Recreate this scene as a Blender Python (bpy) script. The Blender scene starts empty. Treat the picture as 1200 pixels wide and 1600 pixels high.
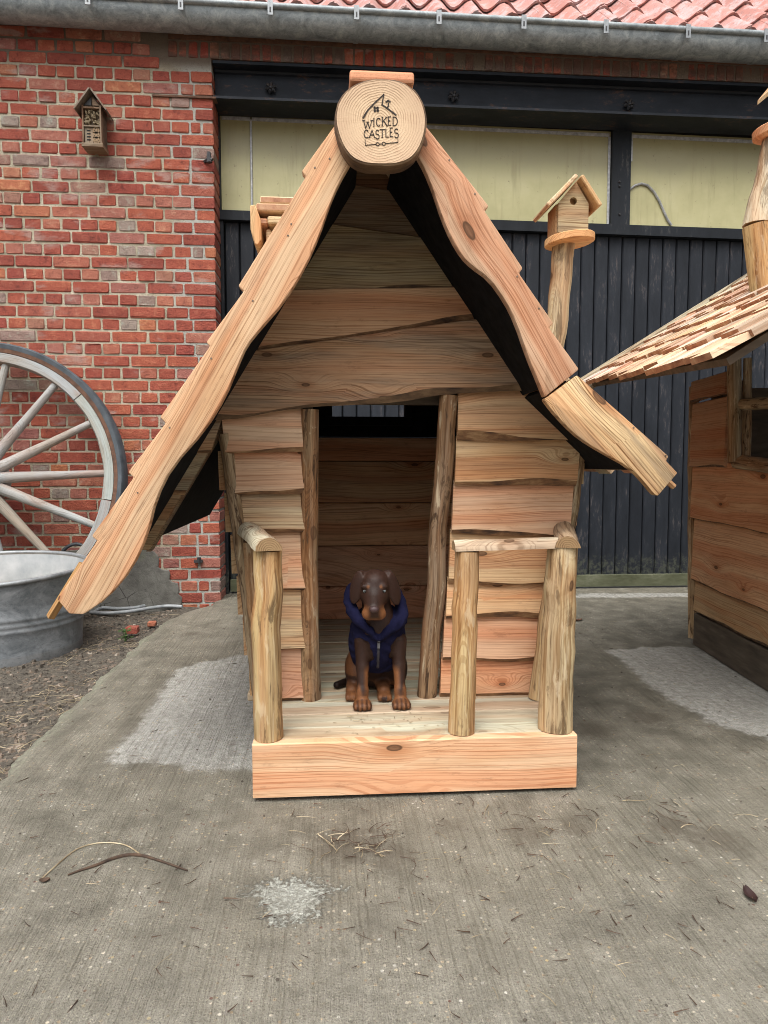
import bpy, bmesh, math, random
import numpy as np
from mathutils import Vector, Matrix, noise as mnoise

rnd = random.Random(11)
R = math.radians
scene = bpy.context.scene
col = scene.collection

# ------------------------------------------------------------------ camera
CAM = Vector((-0.2122, -1.6888, 0.83)); YAW, PITCH, FPX = 4.4, 4.0, 1100.0
cd = bpy.data.cameras.new('camera'); cam = bpy.data.objects.new('camera', cd); col.objects.link(cam)
cam.location = CAM; cam.rotation_euler = (R(90 - PITCH), 0, R(-YAW))
cd.sensor_fit = 'VERTICAL'; cd.sensor_height = 36.0; cd.sensor_width = 27.0
cd.lens = FPX / 1600 * 36.0; cd.clip_start = 0.05; cd.clip_end = 500
scene.camera = cam
# ------------------------------------------------------------------ sky, sun, exposure (overcast)
SUN_EL, SUN_AZ = 63.0, -160.0       # azimuth of the light, measured from +Y clockwise
w = bpy.data.worlds.new('World'); scene.world = w; w.use_nodes = True
wn = w.node_tree; bg = wn.nodes['Background']
sky = wn.nodes.new('ShaderNodeTexSky'); sky.sky_type = 'NISHITA'; sky.sun_disc = False
sky.sun_elevation = R(SUN_EL); sky.sun_rotation = R(SUN_AZ); sky.dust_density = 6; sky.air_density = 1.0; sky.ozone_density = 1.0
hs = wn.nodes.new('ShaderNodeHueSaturation'); hs.inputs['Saturation'].default_value = 0.22
wn.links.new(sky.outputs[0], hs.inputs['Color']); wn.links.new(hs.outputs[0], bg.inputs[0])
bg.inputs[1].default_value = 0.15
sd = bpy.data.lights.new('sun', 'SUN'); sd.energy = 1.5; sd.angle = R(50); sd.color = (1, .965, .91)
so = bpy.data.objects.new('sun', sd); col.objects.link(so)
dirv = Vector((math.sin(R(SUN_AZ)) * math.cos(R(SUN_EL)), math.cos(R(SUN_AZ)) * math.cos(R(SUN_EL)), math.sin(R(SUN_EL))))
so.rotation_euler = dirv.to_track_quat('Z', 'Y').to_euler(); so.location = (0, -4, 8)
vs = scene.view_settings; vs.view_transform = 'Standard'; vs.look = 'None'; vs.gamma = 1; vs.exposure = 0.78
vs.use_curve_mapping = False
scene.cycles.filter_width = 1.0

# ------------------------------------------------------------------ photograph pixel -> point in the place
_a, _p = R(YAW), R(PITCH)
FWD = Vector((math.sin(_a) * math.cos(_p), math.cos(_a) * math.cos(_p), -math.sin(_p)))
RGT = Vector((math.cos(_a), -math.sin(_a), 0)); UPV = RGT.cross(FWD)
def ray(u, v): return FWD * FPX + RGT * (u - 600) - UPV * (v - 800)
def at(u, v, Y):
    d = ray(u, v); return CAM + d * ((Y - CAM.y) / d.y)
def gnd(u, v, z=0.0):
    d = ray(u, v); return CAM + d * ((z - CAM.z) / d.z)
def proj(p):
    q = Vector(p) - CAM; f = q.dot(FWD)
    return 600 + q.dot(RGT) / f * FPX, 800 - q.dot(UPV) / f * FPX
def nz(x, y=0.0, z=0.0): return mnoise.noise(Vector((x, y, z)))
def lerp(a, b, t): return a + (b - a) * t

# ------------------------------------------------------------------ node helper
class NT:
    def __init__(s, name, rough=.7):
        s.mat = bpy.data.materials.new(name); s.mat.use_nodes = True
        s.nt = s.mat.node_tree; s.b = s.nt.nodes['Principled BSDF']; s.b.inputs['Roughness'].default_value = rough
    def n(s, typ, ins=None, **props):
        nd = s.nt.nodes.new('ShaderNode' + typ)
        for k, v in props.items(): setattr(nd, k, v)
        for k, v in (ins or {}).items():
            sk = nd.inputs[k]
            if isinstance(v, bpy.types.NodeSocket): s.nt.links.new(v, sk)
            else: sk.default_value = v
        return nd
    def m(s, op, a, b=0.0, c=0.0, clamp=False):
        return s.n('Math', {0: a, 1: b, 2: c}, operation=op, use_clamp=clamp).outputs[0]
    def ss(s, x, lo, hi):
        return s.n('MapRange', {0: x, 1: lo, 2: hi, 3: 0.0, 4: 1.0}, interpolation_type='SMOOTHSTEP').outputs[0]
    def rng(s, x, lo, hi, a, b): return s.n('MapRange', {0: x, 1: lo, 2: hi, 3: a, 4: b}).outputs[0]
    def mix(s, f, a, b, mode='MIX'):
        nd = s.nt.nodes.new('ShaderNodeMix'); nd.data_type = 'RGBA'; nd.blend_type = mode
        for sk, v in ((nd.inputs[0], f), (nd.inputs[6], a), (nd.inputs[7], b)):
            if isinstance(v, bpy.types.NodeSocket): s.nt.links.new(v, sk)
            elif isinstance(v, (int, float)): sk.default_value = v
            else: sk.default_value = (*v[:3], 1)
        return nd.outputs[2]
    def xyz(s, v):
        o = s.n('SeparateXYZ', {0: v}).outputs; return o[0], o[1], o[2]
    def vec(s, x=0.0, y=0.0, z=0.0): return s.n('CombineXYZ', {0: x, 1: y, 2: z}).outputs[0]
    def noise(s, v, scale=5, detail=3, rough=.55, dist=0.0):
        return s.n('TexNoise', {'Vector': v, 'Scale': scale, 'Detail': detail, 'Roughness': rough, 'Distortion': dist}).outputs[0]
    def vor(s, v, scale=5, feature='F1', out='Distance', rand=1.0):
        nd = s.n('TexVoronoi', {'Vector': v, 'Scale': scale, 'Randomness': rand}, feature=feature); return nd.outputs[out]
    def ramp(s, f, stops):
        nd = s.n('ValToRGB', {0: f}); e = nd.color_ramp.elements
        while len(e) < len(stops): e.new(.5)
        for i, (p, c) in enumerate(stops): e[i].position = p; e[i].color = (*c[:3], 1)
        return nd.outputs[0]
    def attr(s, name): return s.n('Attribute', attribute_name=name)
    def pos(s): return s.n('NewGeometry').outputs['Position']
    def out(s, c=None, rough=None, bump=None, bs=.5, bd=.002, **kw):
        L = s.nt.links
        if c is not None:
            if isinstance(c, bpy.types.NodeSocket): L.new(c, s.b.inputs['Base Color'])
            else: s.b.inputs['Base Color'].default_value = (*c, 1)
        if rough is not None:
            if isinstance(rough, bpy.types.NodeSocket): L.new(rough, s.b.inputs['Roughness'])
            else: s.b.inputs['Roughness'].default_value = rough
        if bump is not None:
            bn = s.n('Bump', {'Height': bump, 'Strength': bs, 'Distance': bd}); L.new(bn.outputs[0], s.b.inputs['Normal'])
        for k, v in kw.items(): s.b.inputs[k.replace('_', ' ')].default_value = v
        return s.mat

M = {}
def wood(name, dark=(.5, .36, .27), contrast=.75, ring=125.0, weather=0.0, knots=.9, rough=.62, fibre=.35, patch=0.0):
    t = NT(name); g = t.attr('g').outputs['Vector']; oi = t.n('ObjectInfo')
    rn = oi.outputs['Random']
    a, c, d = t.xyz(g)
    a = t.m('ADD', a, t.m('MULTIPLY', rn, 37.0)); r2 = t.m('FRACT', t.m('MULTIPLY', rn, 57.3)); r3 = t.m('FRACT', t.m('MULTIPLY', rn, 191.7))
    lo = t.noise(t.vec(t.m('MULTIPLY', a, 1.4), t.m('MULTIPLY', c, 3.0), r3), 1.0, 2)
    lo2 = t.noise(t.vec(t.m('MULTIPLY', a, .9), 7.7, t.m('MULTIPLY', rn, 9)), 1.0, 1)
    # knots
    kv = t.vec(t.m('MULTIPLY', a, 3.1), t.m('ADD', t.m('MULTIPLY', c, 7.5), t.m('MULTIPLY', rn, 23.0)), 0.0)
    kn = t.n('TexVoronoi', {'Vector': kv, 'Scale': 1.0, 'Randomness': 1.0}, feature='F1', voronoi_dimensions='2D')
    kx, ky, kz = t.xyz(kn.outputs['Color']); kon = t.ss(kx, .38, .40)
    kd = t.m('ADD', t.m('ADD', t.m('MULTIPLY', kn.outputs['Distance'], t.m('ADD', .75, ky)), t.m('MULTIPLY', t.m('SUBTRACT', lo, .5), .05)), t.m('MULTIPLY', t.m('SUBTRACT', 1.0, kon), 9.0))
    defl = t.m('MULTIPLY', t.ss(kd, .50, .0), .030)
    cc = t.m('ADD', t.m('SUBTRACT', c, t.m('MULTIPLY', t.m('SUBTRACT', r2, .5), .12)), t.m('MULTIPLY', t.m('SUBTRACT', lo, .5), .05))
    dd = t.m('ADD', t.m('ADD', t.m('MULTIPLY', lo2, .16), -.045), t.m('MULTIPLY', d, .6))
    r = t.m('SQRT', t.m('ADD', t.m('MULTIPLY', cc, cc), t.m('MULTIPLY', dd, dd)))
    r = t.m('ADD', r, defl)
    wig = t.noise(t.vec(t.m('MULTIPLY', a, 9.0), t.m('MULTIPLY', c, 60.0), r3), 1.0, 2)
    rw = t.m('ADD', r, t.m('MULTIPLY', t.m('SUBTRACT', wig, .5), .0035))
    n1d = t.n('TexNoise', {'W': t.m('ADD', t.m('MULTIPLY', rw, ring * 2.1), t.m('MULTIPLY', rn, 50.0)), 'Scale': 1.0, 'Detail': 1.5, 'Roughness': .6}, noise_dimensions='1D').outputs[0]
    late = t.m('MULTIPLY', t.ss(n1d, .46, .64), t.rng(t.noise(t.vec(t.m('MULTIPLY', a, 4.0), t.m('MULTIPLY', c, 18.0), r2), 1.0, 3), .32, .66, .25, 1.05))
    heart = t.ss(t.n('TexNoise', {'W': t.m('ADD', t.m('MULTIPLY', r, 15.0), t.m('MULTIPLY', rn, 71.0)), 'Scale': 1.0, 'Detail': 1.0}, noise_dimensions='1D').outputs[0], .42, .62)
    fib = t.noise(t.vec(t.m('MULTIPLY', a, 7.0), t.m('MULTIPLY', c, 260.0), t.m('MULTIPLY', d, 120.0)), 1.0, 2)
    blot = t.noise(t.vec(t.m('MULTIPLY', a, 3.0), t.m('MULTIPLY', c, 14.0), r2), 1.0, 3)
    tint = oi.outputs['Color']
    dk = t.mix(1.0, tint, dark, 'MULTIPLY')
    base = t.mix(heart, t.mix(1.0, tint, (1.04, 1.08, 1.04), 'MULTIPLY'), t.mix(1.0, tint, (.98, .82, .71), 'MULTIPLY'))
    base = t.mix(t.m('MULTIPLY', late, contrast), base, t.mix(1.0, base, dark, 'MULTIPLY'))
    base = t.mix(t.ss(blot, .42, .78), base, t.mix(1.0, base, (.86, .74, .64), 'MULTIPLY'))
    base = t.mix(t.m('MULTIPLY', t.ss(fib, .5, .8), fibre), base, t.mix(1.0, base, (.55, .45, .38), 'MULTIPLY'))
    hair = t.noise(t.vec(t.m('MULTIPLY', a, 3.0), t.m('MULTIPLY', c, 420.0), t.m('MULTIPLY', d, 200.0)), 1.0, 3, .7)
    base = t.mix(t.m('MULTIPLY', t.ss(hair, .57, .68), .6), base, t.mix(1.0, base, (.42, .34, .28), 'MULTIPLY'))
    gs = t.noise(t.vec(t.m('MULTIPLY', a, 16.0), t.m('MULTIPLY', c, 60.0), r2), 1.0, 4, .75)
    base = t.mix(t.m('MULTIPLY', t.ss(gs, .55, .72), .5), base, t.mix(1.0, base, (.55, .52, .50), 'MULTIPLY'))
    if weather > 0:
        wv = t.noise(t.vec(t.m('MULTIPLY', a, 2.2), t.m('MULTIPLY', c, 22.0), r3), 1.0, 4, .65)
        wf = t.m('MULTIPLY', t.ss(wv, .40, .66), weather)
        base = t.mix(wf, base, t.mix(t.ss(fib, .35, .7), (.225, .175, .128), (.085, .062, .044)))
    if patch > 0:
        stv = t.noise(t.vec(t.m('MULTIPLY', a, 2.2), t.m('MULTIPLY', c, 85.0), t.m('MULTIPLY', d, 85.0)), 1.0, 4, .6, .5)
        base = t.mix(t.m('MULTIPLY', t.ss(stv, .50, .64), .75), base, t.mix(1.0, base, (.50, .38, .27), 'MULTIPLY'))
        base = t.mix(t.m('MULTIPLY', t.ss(stv, .42, .30), .5), base, t.mix(1.0, base, (1.30, 1.25, 1.12), 'MULTIPLY'))
        pv = t.noise(t.vec(t.m('MULTIPLY', a, 7.0), t.m('MULTIPLY', c, 38.0), t.m('MULTIPLY', d, 38.0)), 1.0, 5, .65, .9)
        base = t.mix(t.m('MULTIPLY', t.ss(pv, .54, .64), patch), base, t.mix(t.ss(gs, .4, .65), (.10, .058, .030), (.045, .026, .016)))
        base = t.mix(t.m('MULTIPLY', t.ss(pv, .44, .34), patch * .55), base, (.62, .52, .36))
    km = t.m('MULTIPLY', t.m('ADD', t.ss(kd, .060, .045), t.m('MULTIPLY', t.ss(kd, .046, .020), -.22)), knots)
    kh = t.m('MULTIPLY', t.ss(kd, .19, .05), knots * .6)
    base = t.mix(kh, base, t.mix(1.0, base, (.62, .42, .30), 'MULTIPLY'))
    base = t.mix(km, base, (.075, .038, .02))
    h = t.m('ADD', t.m('MULTIPLY', late, .5), t.m('MULTIPLY', fib, .6))
    M[name] = t.out(base, rough, h, .35 + .3 * weather, .0012)
    t.b.inputs['Specular IOR Level'].default_value = .14
wood('larch', dark=(.48, .34, .24), contrast=.68, ring=110, weather=.22)
wood('apron_larch', dark=(.56, .34, .23), contrast=.62, ring=80, weather=.14)
wood('weathered', dark=(.40, .31, .24), contrast=.95, ring=115, weather=.6, fibre=.7)
wood('log_wood', dark=(.6, .48, .36), contrast=.5, ring=150, weather=.35, knots=.9, fibre=.8, patch=.62)
wood('bark_post', dark=(.45, .35, .28), contrast=.5, ring=150, weather=.6, knots=.7, fibre=.8, patch=1.0)
wood('deck', dark=(.6, .55, .48), contrast=.5, ring=90, weather=.35, knots=.5, fibre=.5)
wood('shingle_top', dark=(.68, .55, .46), contrast=.6, ring=130, weather=.12, knots=.2)
wood('grey_wood', dark=(.55, .55, .56), contrast=.5, ring=140, weather=.12, knots=.2, fibre=.7, rough=.75)

def simple(name, c, rough=.7, **kw):
    t = NT(name); M[name] = t.out(c, rough, **kw)
def noisy(name, stops, scale=8, detail=5, rough=.75, bs=.5, bd=.003, stretch=(1, 1, 1), **kw):
    t = NT(name); v = t.n('VectorMath', {0: t.pos(), 1: stretch}, operation='MULTIPLY').outputs[0]
    f = t.noise(v, scale, detail, .62); M[name] = t.out(t.ramp(f, stops), rough, f, bs, bd, **kw)

# end grain: rings round the log's axis
t = NT('end_grain'); g = t.attr('g').outputs['Vector']; a, c, d = t.xyz(g); oi = t.n('ObjectInfo')
wob = t.noise(g, 14, 3); rr = t.m('ADD', t.m('SQRT', t.m('ADD', t.m('MULTIPLY', c, c), t.m('MULTIPLY', d, d))), t.m('MULTIPLY', t.m('SUBTRACT', wob, .5), .016))
fr = t.m('FRACT', t.m('MULTIPLY', rr, 185.0)); late = t.m('MULTIPLY', t.ss(fr, .45, .9), t.ss(fr, 1.0, .93))
ang = t.m('ARCTAN2', d, c); ray_ = t.noise(t.vec(t.m('MULTIPLY', ang, 9.0), t.m('MULTIPLY', rr, 4.0), 0.0), 3, 4, .7)
bl = t.noise(g, 22, 4)
cc = t.mix(t.ss(rr, .02, .105), (.63, .455, .285), (.52, .355, .225))
cc = t.mix(t.m('MULTIPLY', late, t.m('ADD', .10, t.m('MULTIPLY', t.ss(bl, .40, .65), .65))), cc, (.22, .105, .045))
cc = t.mix(t.m('MULTIPLY', t.ss(ray_, .5, .75), .35), cc, (.36, .20, .10))
cc = t.mix(t.m('MULTIPLY', t.ss(bl, .55, .75), .3), cc, (.72, .55, .36))
cc = t.mix(1.0, cc, oi.outputs['Color'], 'MULTIPLY')
M['end_grain'] = t.out(cc, .75, t.m('ADD', late, ray_), .4, .0015)
noisy('bark', [(.3, (.035, .02, .012)), (.5, (.12, .068, .034)), (.7, (.22, .14, .075))], 30, 6, .85, .9, .006, (.35, 1, 1))
noisy('wane', [(.35, (.045, .021, .010)), (.52, (.17, .082, .034)), (.68, (.32, .19, .09))], 42, 5, .8, .9, .004, (.3, 1, 1))
noisy('dark_wood', [(.3, (.05, .035, .022)), (.7, (.14, .10, .065))], 30, 5, .8, .6, .003, (.2, 1, 1))
noisy('base_board', [(.3, (.045, .034, .024)), (.55, (.09, .07, .048)), (.75, (.14, .11, .08))], 22, 6, .8, .5, .003, (1, .25, 1.8))
noisy('shingle_end', [(.3, (.20, .085, .045)), (.5, (.36, .18, .10)), (.72, (.50, .32, .19))], 26, 5, .8, .6, .003)
noisy('felt', [(.35, (.004, .004, .0045)), (.7, (.013, .013, .014))], 30, 4, .9, .4, .003, Specular_IOR_Level=.15)
simple('burnt', (.022, .014, .009), .8)
noisy('nail', [(.3, (.08, .05, .03)), (.7, (.2, .15, .11))], 60, 2, .5)

# bricks: colour by object, blotches inside each
def brick_mat(name, soot=0.0):
    t = NT(name); oi = t.n('ObjectInfo'); at_ = t.attr('rnd').outputs['Fac']
    q = t.m('FRACT', t.m('ADD', oi.outputs['Random'], at_)); q2 = t.m('FRACT', t.m('MULTIPLY', q, 17.13)); P = t.pos()
    base = t.ramp(q, [(0, (.285, .062, .040)), (.18, (.37, .085, .05)), (.34, (.44, .115, .06)), (.52, (.33, .066, .045)), (.66, (.46, .165, .10)), (.8, (.36, .14, .115)), (.9, (.50, .17, .075)), (.96, (.30, .20, .165)), (1, (.35, .29, .24))])
    n1 = t.noise(P, 21, 6, .72); n2 = t.noise(P, 95, 5, .75); n3 = t.noise(t.n('VectorMath', {0: P, 1: (4, 4, 9)}, operation='MULTIPLY').outputs[0], 1.0, 4, .6)
    base = t.mix(t.m('MULTIPLY', t.ss(n1, .52, .66), .75), base, t.mix(1.0, base, (1.30, 1.85, 1.85), 'MULTIPLY'))
    base = t.mix(t.m('MULTIPLY', t.ss(n1, .48, .30), .85), base, t.mix(1.0, base, (.48, .42, .45), 'MULTIPLY'))
    base = t.mix(t.m('MULTIPLY', t.ss(n3, .57, .70), .65), base, (.46, .35, .30))
    base = t.mix(t.m('MULTIPLY', t.ss(n2, .54, .72), .65), base, t.mix(1.0, base, (.4, .35, .35), 'MULTIPLY'))
    base = t.mix(1.0, base, (.80, .76, .76), 'MULTIPLY')
    if soot: base = t.mix(t.m('MULTIPLY', t.ss(n3, .35, .55), soot), base, (.085, .058, .045))
    M[name] = t.out(base, .86, t.m('ADD', n1, t.m('MULTIPLY', n2, .9)), 1.0, .009)
brick_mat('brick'); brick_mat('sooty_brick', .85)
t = NT('mortar'); P = t.pos(); x, y, z = t.xyz(P); n1 = t.noise(P, 9, 4); n2 = t.noise(P, 120, 4, .7)
cm = t.ramp(n1, [(.3, (.26, .23, .165)), (.5, (.38, .34, .25)), (.7, (.48, .44, .34))])
cm = t.mix(t.ss(t.m('ADD', x, t.m('MULTIPLY', n1, .35)), -1.02, -.86), cm, (.36, .36, .32))
cm = t.mix(t.m('MULTIPLY', t.ss(n2, .52, .70), .75), cm, (.15, .12, .085))
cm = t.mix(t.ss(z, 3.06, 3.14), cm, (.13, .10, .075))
M['mortar'] = t.out(cm, .95, n2, 1.0, .006)
t = NT('cement_render'); P = t.pos(); n1 = t.noise(P, 6, 6, .65); n2 = t.noise(P, 60, 5, .7)
cm = t.ramp(n1, [(.3, (.075, .07, .06)), (.5, (.155, .15, .132)), (.7, (.235, .228, .205))]); x, y, z = t.xyz(P)
cm = t.mix(t.m('MULTIPLY', t.ss(z, .20, .31), t.ss(n1, .42, .6)), cm, (.10, .11, .05))
cr = t.vor(P, 7, 'DISTANCE_TO_EDGE'); cm = t.mix(t.m('MULTIPLY', t.ss(cr, .018, .004), t.ss(n1, .48, .56)), cm, (.04, .035, .03))
M['cement_render'] = t.out(cm, .95, n2, .9, .005)
# zinc
def zinc(name, c0, c1, c2, rough=.45, metallic=.75, st=(1, 1, 1)):
    t = NT(name); P = t.n('VectorMath', {0: t.pos(), 1: st}, operation='MULTIPLY').outputs[0]
    n1 = t.noise(P, 8, 8, .72, .8); n2 = t.noise(P, 60, 5, .75); vv = t.vor(P, 40, out='Color')
    c = t.ramp(n1, [(.3, c0), (.5, c1), (.7, c2)]); c = t.mix(t.m('MULTIPLY', t.ss(n2, .50, .36), .5), c, t.mix(1.0, c, (.55, .56, .58), 'MULTIPLY'))
    c = t.mix(t.m('MULTIPLY', t.ss(n2, .6, .78), .5), c, (.34, .35, .35))
    M[name] = t.out(c, t.rng(n1, .3, .7, rough - .1, rough + .18), n2, .15, .002, Metallic=metallic)
zinc('gutter_zinc', (.12, .14, .15), (.25, .28, .29), (.42, .45, .45), .55, .35, (1.6, 2, 2))
zinc('tub_zinc', (.10, .115, .125), (.20, .22, .235), (.34, .36, .375), .5, .3, (1, 1, 1.4))
zinc('tub_band', (.18, .19, .20), (.26, .275, .285), (.36, .375, .385), .5, .6)
t = NT('tub_inside'); P = t.pos(); x, y, z = t.xyz(P); n1 = t.noise(P, 7, 6, .65)
c = t.ramp(n1, [(.3, (.28, .31, .33)), (.7, (.48, .50, .51))]); c = t.mix(t.ss(t.m('ADD', z, t.m('MULTIPLY', n1, .06)), .24, .20), c, (.50, .40, .28))
M['tub_inside'] = t.out(c, .5, n1, .2, .003, Metallic=.3)
noisy('bright_metal', [(.3, (.28, .29, .30)), (.7, (.55, .56, .57))], 40, 4, .5, .2, .001, Metallic=.3)
noisy('iron', [(.3, (.012, .013, .015)), (.6, (.03, .03, .034)), (.8, (.10, .055, .03))], 26, 4, .6, .4, .002)
noisy('rust', [(.3, (.055, .028, .018)), (.6, (.13, .062, .035)), (.8, (.20, .10, .06))], 30, 5, .85, .6, .003)
# painted steel and boards: worn paint
def paint(name, c0, c1, wear, wc, scale=7, rough=.5, st=(1, 1, .25)):
    t = NT(name); P = t.n('VectorMath', {0: t.pos(), 1: st}, operation='MULTIPLY').outputs[0]; oi = t.n('ObjectInfo')
    off = t.n('VectorMath', {0: P, 1: t.vec(0.0, t.m('MULTIPLY', oi.outputs['Random'], 31.0), 0.0)}, operation='ADD').outputs[0]
    n1 = t.noise(off, scale, 5, .65); n2 = t.noise(off, scale * 6, 5, .7)
    c = t.ramp(n1, [(.3, c0), (.7, c1)]); c = t.mix(t.m('MULTIPLY', t.ss(oi.outputs['Random'], 0.0, 1.0), .35), c, c0)
    c = t.mix(t.m('MULTIPLY', t.m('MULTIPLY', t.ss(n1, .50, .62), t.ss(n2, .50, .66)), wear), c, wc)
    x, y, z = t.xyz(t.pos()); mo = t.noise(t.pos(), 30, 4, .7)
    c = t.mix(t.m('MULTIPLY', t.ss(t.m('ADD', z, t.m('MULTIPLY', mo, -.25)), .10, .0), t.m('MULTIPLY', t.ss(mo, .42, .62), .6)), c, (.085, .09, .065))
    M[name] = t.out(c, rough, t.m('ADD', n1, n2), .35, .002, Specular_IOR_Level=.25)
paint('beam_paint', (.006, .008, .012), (.016, .021, .030), .6, (.10, .05, .03), 8, .6, (.5, 1, 1))
paint('door_paint', (.0095, .0115, .0155), (.023, .0275, .036), .55, (.12, .10, .095), 12, .6)
paint('frame_paint', (.007, .009, .012), (.016, .020, .026), .5, (.12, .11, .10), 9, .6)
noisy('mossy', [(.3, (.06, .065, .032)), (.55, (.105, .112, .065)), (.75, (.19, .19, .135))], 18, 5, .9, .6, .004, (.4, 1, 1))
t = NT('pane'); P = t.pos(); n1 = t.noise(P, 2.2, 5, .6); n2 = t.noise(P, 34, 4, .7); x, y, z = t.xyz(P)
c = t.ramp(n1, [(.3, (.37, .345, .17)), (.5, (.46, .43, .225)), (.7, (.53, .50, .29))])
tp = t.ss(t.m('ADD', z, t.m('MULTIPLY', n1, .35)), 2.78, 2.98); c = t.mix(t.m('MULTIPLY', tp, .6), c, (.20, .175, .085))
vs_ = t.noise(t.n('VectorMath', {0: P, 1: (14, 1, 1.2)}, operation='MULTIPLY').outputs[0], 1.0, 5, .7)
c = t.mix(t.m('MULTIPLY', t.ss(vs_, .50, .72), .45), c, (.25, .21, .10)); c = t.mix(t.m('MULTIPLY', t.ss(n2, .64, .72), .6), c, (.16, .12, .06))
bt = t.ss(t.m('ADD', z, t.m('MULTIPLY', vs_, -.18)), 2.28, 2.16); c = t.mix(t.m('MULTIPLY', bt, .55), c, (.30, .22, .10))
M['pane'] = t.out(c, .35, n1, .1, .003)
# roof tiles
t = NT('roof_tile'); oi = t.n('ObjectInfo'); P = t.pos(); n1 = t.noise(P, 12, 5, .65); n2 = t.noise(P, 60, 4, .7)
c = t.ramp(oi.outputs['Random'], [(0, (.31, .125, .10)), (.5, (.42, .175, .14)), (1, (.36, .185, .165))])
c = t.mix(t.m('MULTIPLY', t.ss(n1, .44, .62), .75), c, (.42, .33, .325)); c = t.mix(t.m('MULTIPLY', t.ss(n2, .52, .70), .75), c, (.13, .095, .09))
M['roof_tile'] = t.out(c, .7, n2, .4, .004)
simple('void', (.006, .006, .006), .9)
noisy('tyre', [(.3, (.028, .036, .044)), (.7, (.075, .09, .105))], 14, 5, .7, .4, .003)
noisy('hose', [(.3, (.22, .24, .25)), (.7, (.36, .38, .39))], 30, 3, .5, .2, .001)
noisy('dark_hose', [(.3, (.03, .035, .04)), (.7, (.07, .08, .09))], 30, 3, .5, .2, .001)

# concrete: attribute 'dry' (m inside a dry patch), 'white' (m inside a mortar splash)
t = NT('concrete'); P = t.pos(); x, y, z = t.xyz(P)
dry = t.attr('dry').outputs['Fac']; wh = t.attr('white').outputs['Fac']; dirt = t.attr('dirt').outputs['Fac']
n0 = t.noise(P, 1.7, 5, .6); n1 = t.noise(P, 9, 5, .65); n2 = t.noise(P, 42, 5, .7); n3 = t.noise(P, 260, 3, .75); n4 = t.noise(P, 95, 4, .75)
wet = t.ramp(n1, [(.3, (.100, .092, .070)), (.5, (.165, .153, .120)), (.7, (.245, .230, .188))])
wet = t.mix(t.m('MULTIPLY', t.ss(n0, .45, .65), .45), wet, (.235, .218, .172))
near = t.m('MULTIPLY', t.ss(t.m('ADD', y, t.m('MULTIPLY', n0, .9)), .25, -.75), .62)
wet = t.mix(near, wet, t.ramp(n2, [(.3, (.185, .174, .142)), (.7, (.365, .348, .298))]))
dm = t.m('MULTIPLY', t.ss(t.m('ADD', t.m('ADD', dry, t.m('MULTIPLY', t.m('SUBTRACT', n2, .5), .07)), t.m('MULTIPLY', t.m('SUBTRACT', n1, .5), .10)), -.015, .020), t.rng(n1, .3, .65, .72, 1.0))
dryc = t.ramp(n2, [(.3, (.25, .245, .22)), (.5, (.36, .355, .325)), (.7, (.48, .475, .445))])
c = t.mix(dm, wet, dryc)
pb = t.n('TexVoronoi', {'Vector': P, 'Scale': 95.0}, feature='F1'); pm = t.m('MULTIPLY', t.ss(pb.outputs['Distance'], .34, .22), t.ss(n1, .40, .58))
pc = t.n('TexVoronoi', {'Vector': P, 'Scale': 95.0}, feature='F1').outputs['Color']; px, py, pz = t.xyz(pc)
pcol = t.ramp(px, [(0, (.50, .46, .38)), (.3, (.34, .25, .15)), (.5, (.13, .115, .095)), (.62, (.55, .53, .48)), (.8, (.42, .33, .18)), (.95, (.12, .05, .035))])
c = t.mix(t.m('MULTIPLY', pm, t.ss(py, .55, .7)), c, pcol)
br_w = t.m('ADD', x, t.m('MULTIPLY', t.m('MULTIPLY', t.ss(x, -.55, -1.15), t.ss(y, .9, -.4)), t.m('MULTIPLY', y, .32)))
bw = t.m('ADD', t.m('MULTIPLY', br_w, 1.0), t.m('MULTIPLY', n1, .014))
br = t.noise(t.vec(t.m('MULTIPLY', bw, 140.0), t.m('MULTIPLY', y, 2.2), 0.0), 1.0, 2, .6)
bm = t.m('MULTIPLY', t.ss(br, .52, .36), t.ss(n0, .30, .55)); c = t.mix(t.m('MULTIPLY', bm, .42), c, t.mix(1.0, c, (.5, .47, .42), 'MULTIPLY'))
c = t.mix(t.m('MULTIPLY', t.ss(n3, .54, .68), .9), c, t.mix(1.0, c, (.38, .36, .33), 'MULTIPLY'))
c = t.mix(t.m('MULTIPLY', t.ss(n4, .55, .70), .7), c, t.mix(1.0, c, (.55, .52, .47), 'MULTIPLY'))
c = t.mix(t.m('MULTIPLY', t.ss(n3, .44, .32), .8), c, t.mix(1.0, c, (1.85, 1.82, 1.72), 'MULTIPLY'))
dm2 = t.m('MULTIPLY', t.ss(t.m('ADD', dirt, t.m('MULTIPLY', t.m('SUBTRACT', n2, .5), .16)), -.02, .05), .6); c = t.mix(dm2, c, (.075, .06, .042))
em = t.m('MULTIPLY', t.ss(t.m('ADD', x, t.m('MULTIPLY', n1, .10)), -.985, -1.06), t.ss(n2, .40, .56)); c = t.mix(t.m('MULTIPLY', em, .75), c, t.ramp(n4, [(.35, (.13, .14, .085)), (.65, (.36, .37, .28))]))
wm = t.m('MULTIPLY', t.ss(t.m('ADD', t.m('ADD', wh, t.m('MULTIPLY', t.m('SUBTRACT', n2, .5), .13)), t.m('MULTIPLY', t.m('SUBTRACT', n4, .5), .12)), -.002, .016), t.m('MULTIPLY', t.rng(n1, .35, .6, .45, .95), t.rng(t.ss(n4, .40, .56), 0.0, 1.0, .6, 1.0)))
c = t.mix(wm, c, t.ramp(n3, [(.35, (.30, .31, .27)), (.6, (.54, .55, .49))]))
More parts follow.
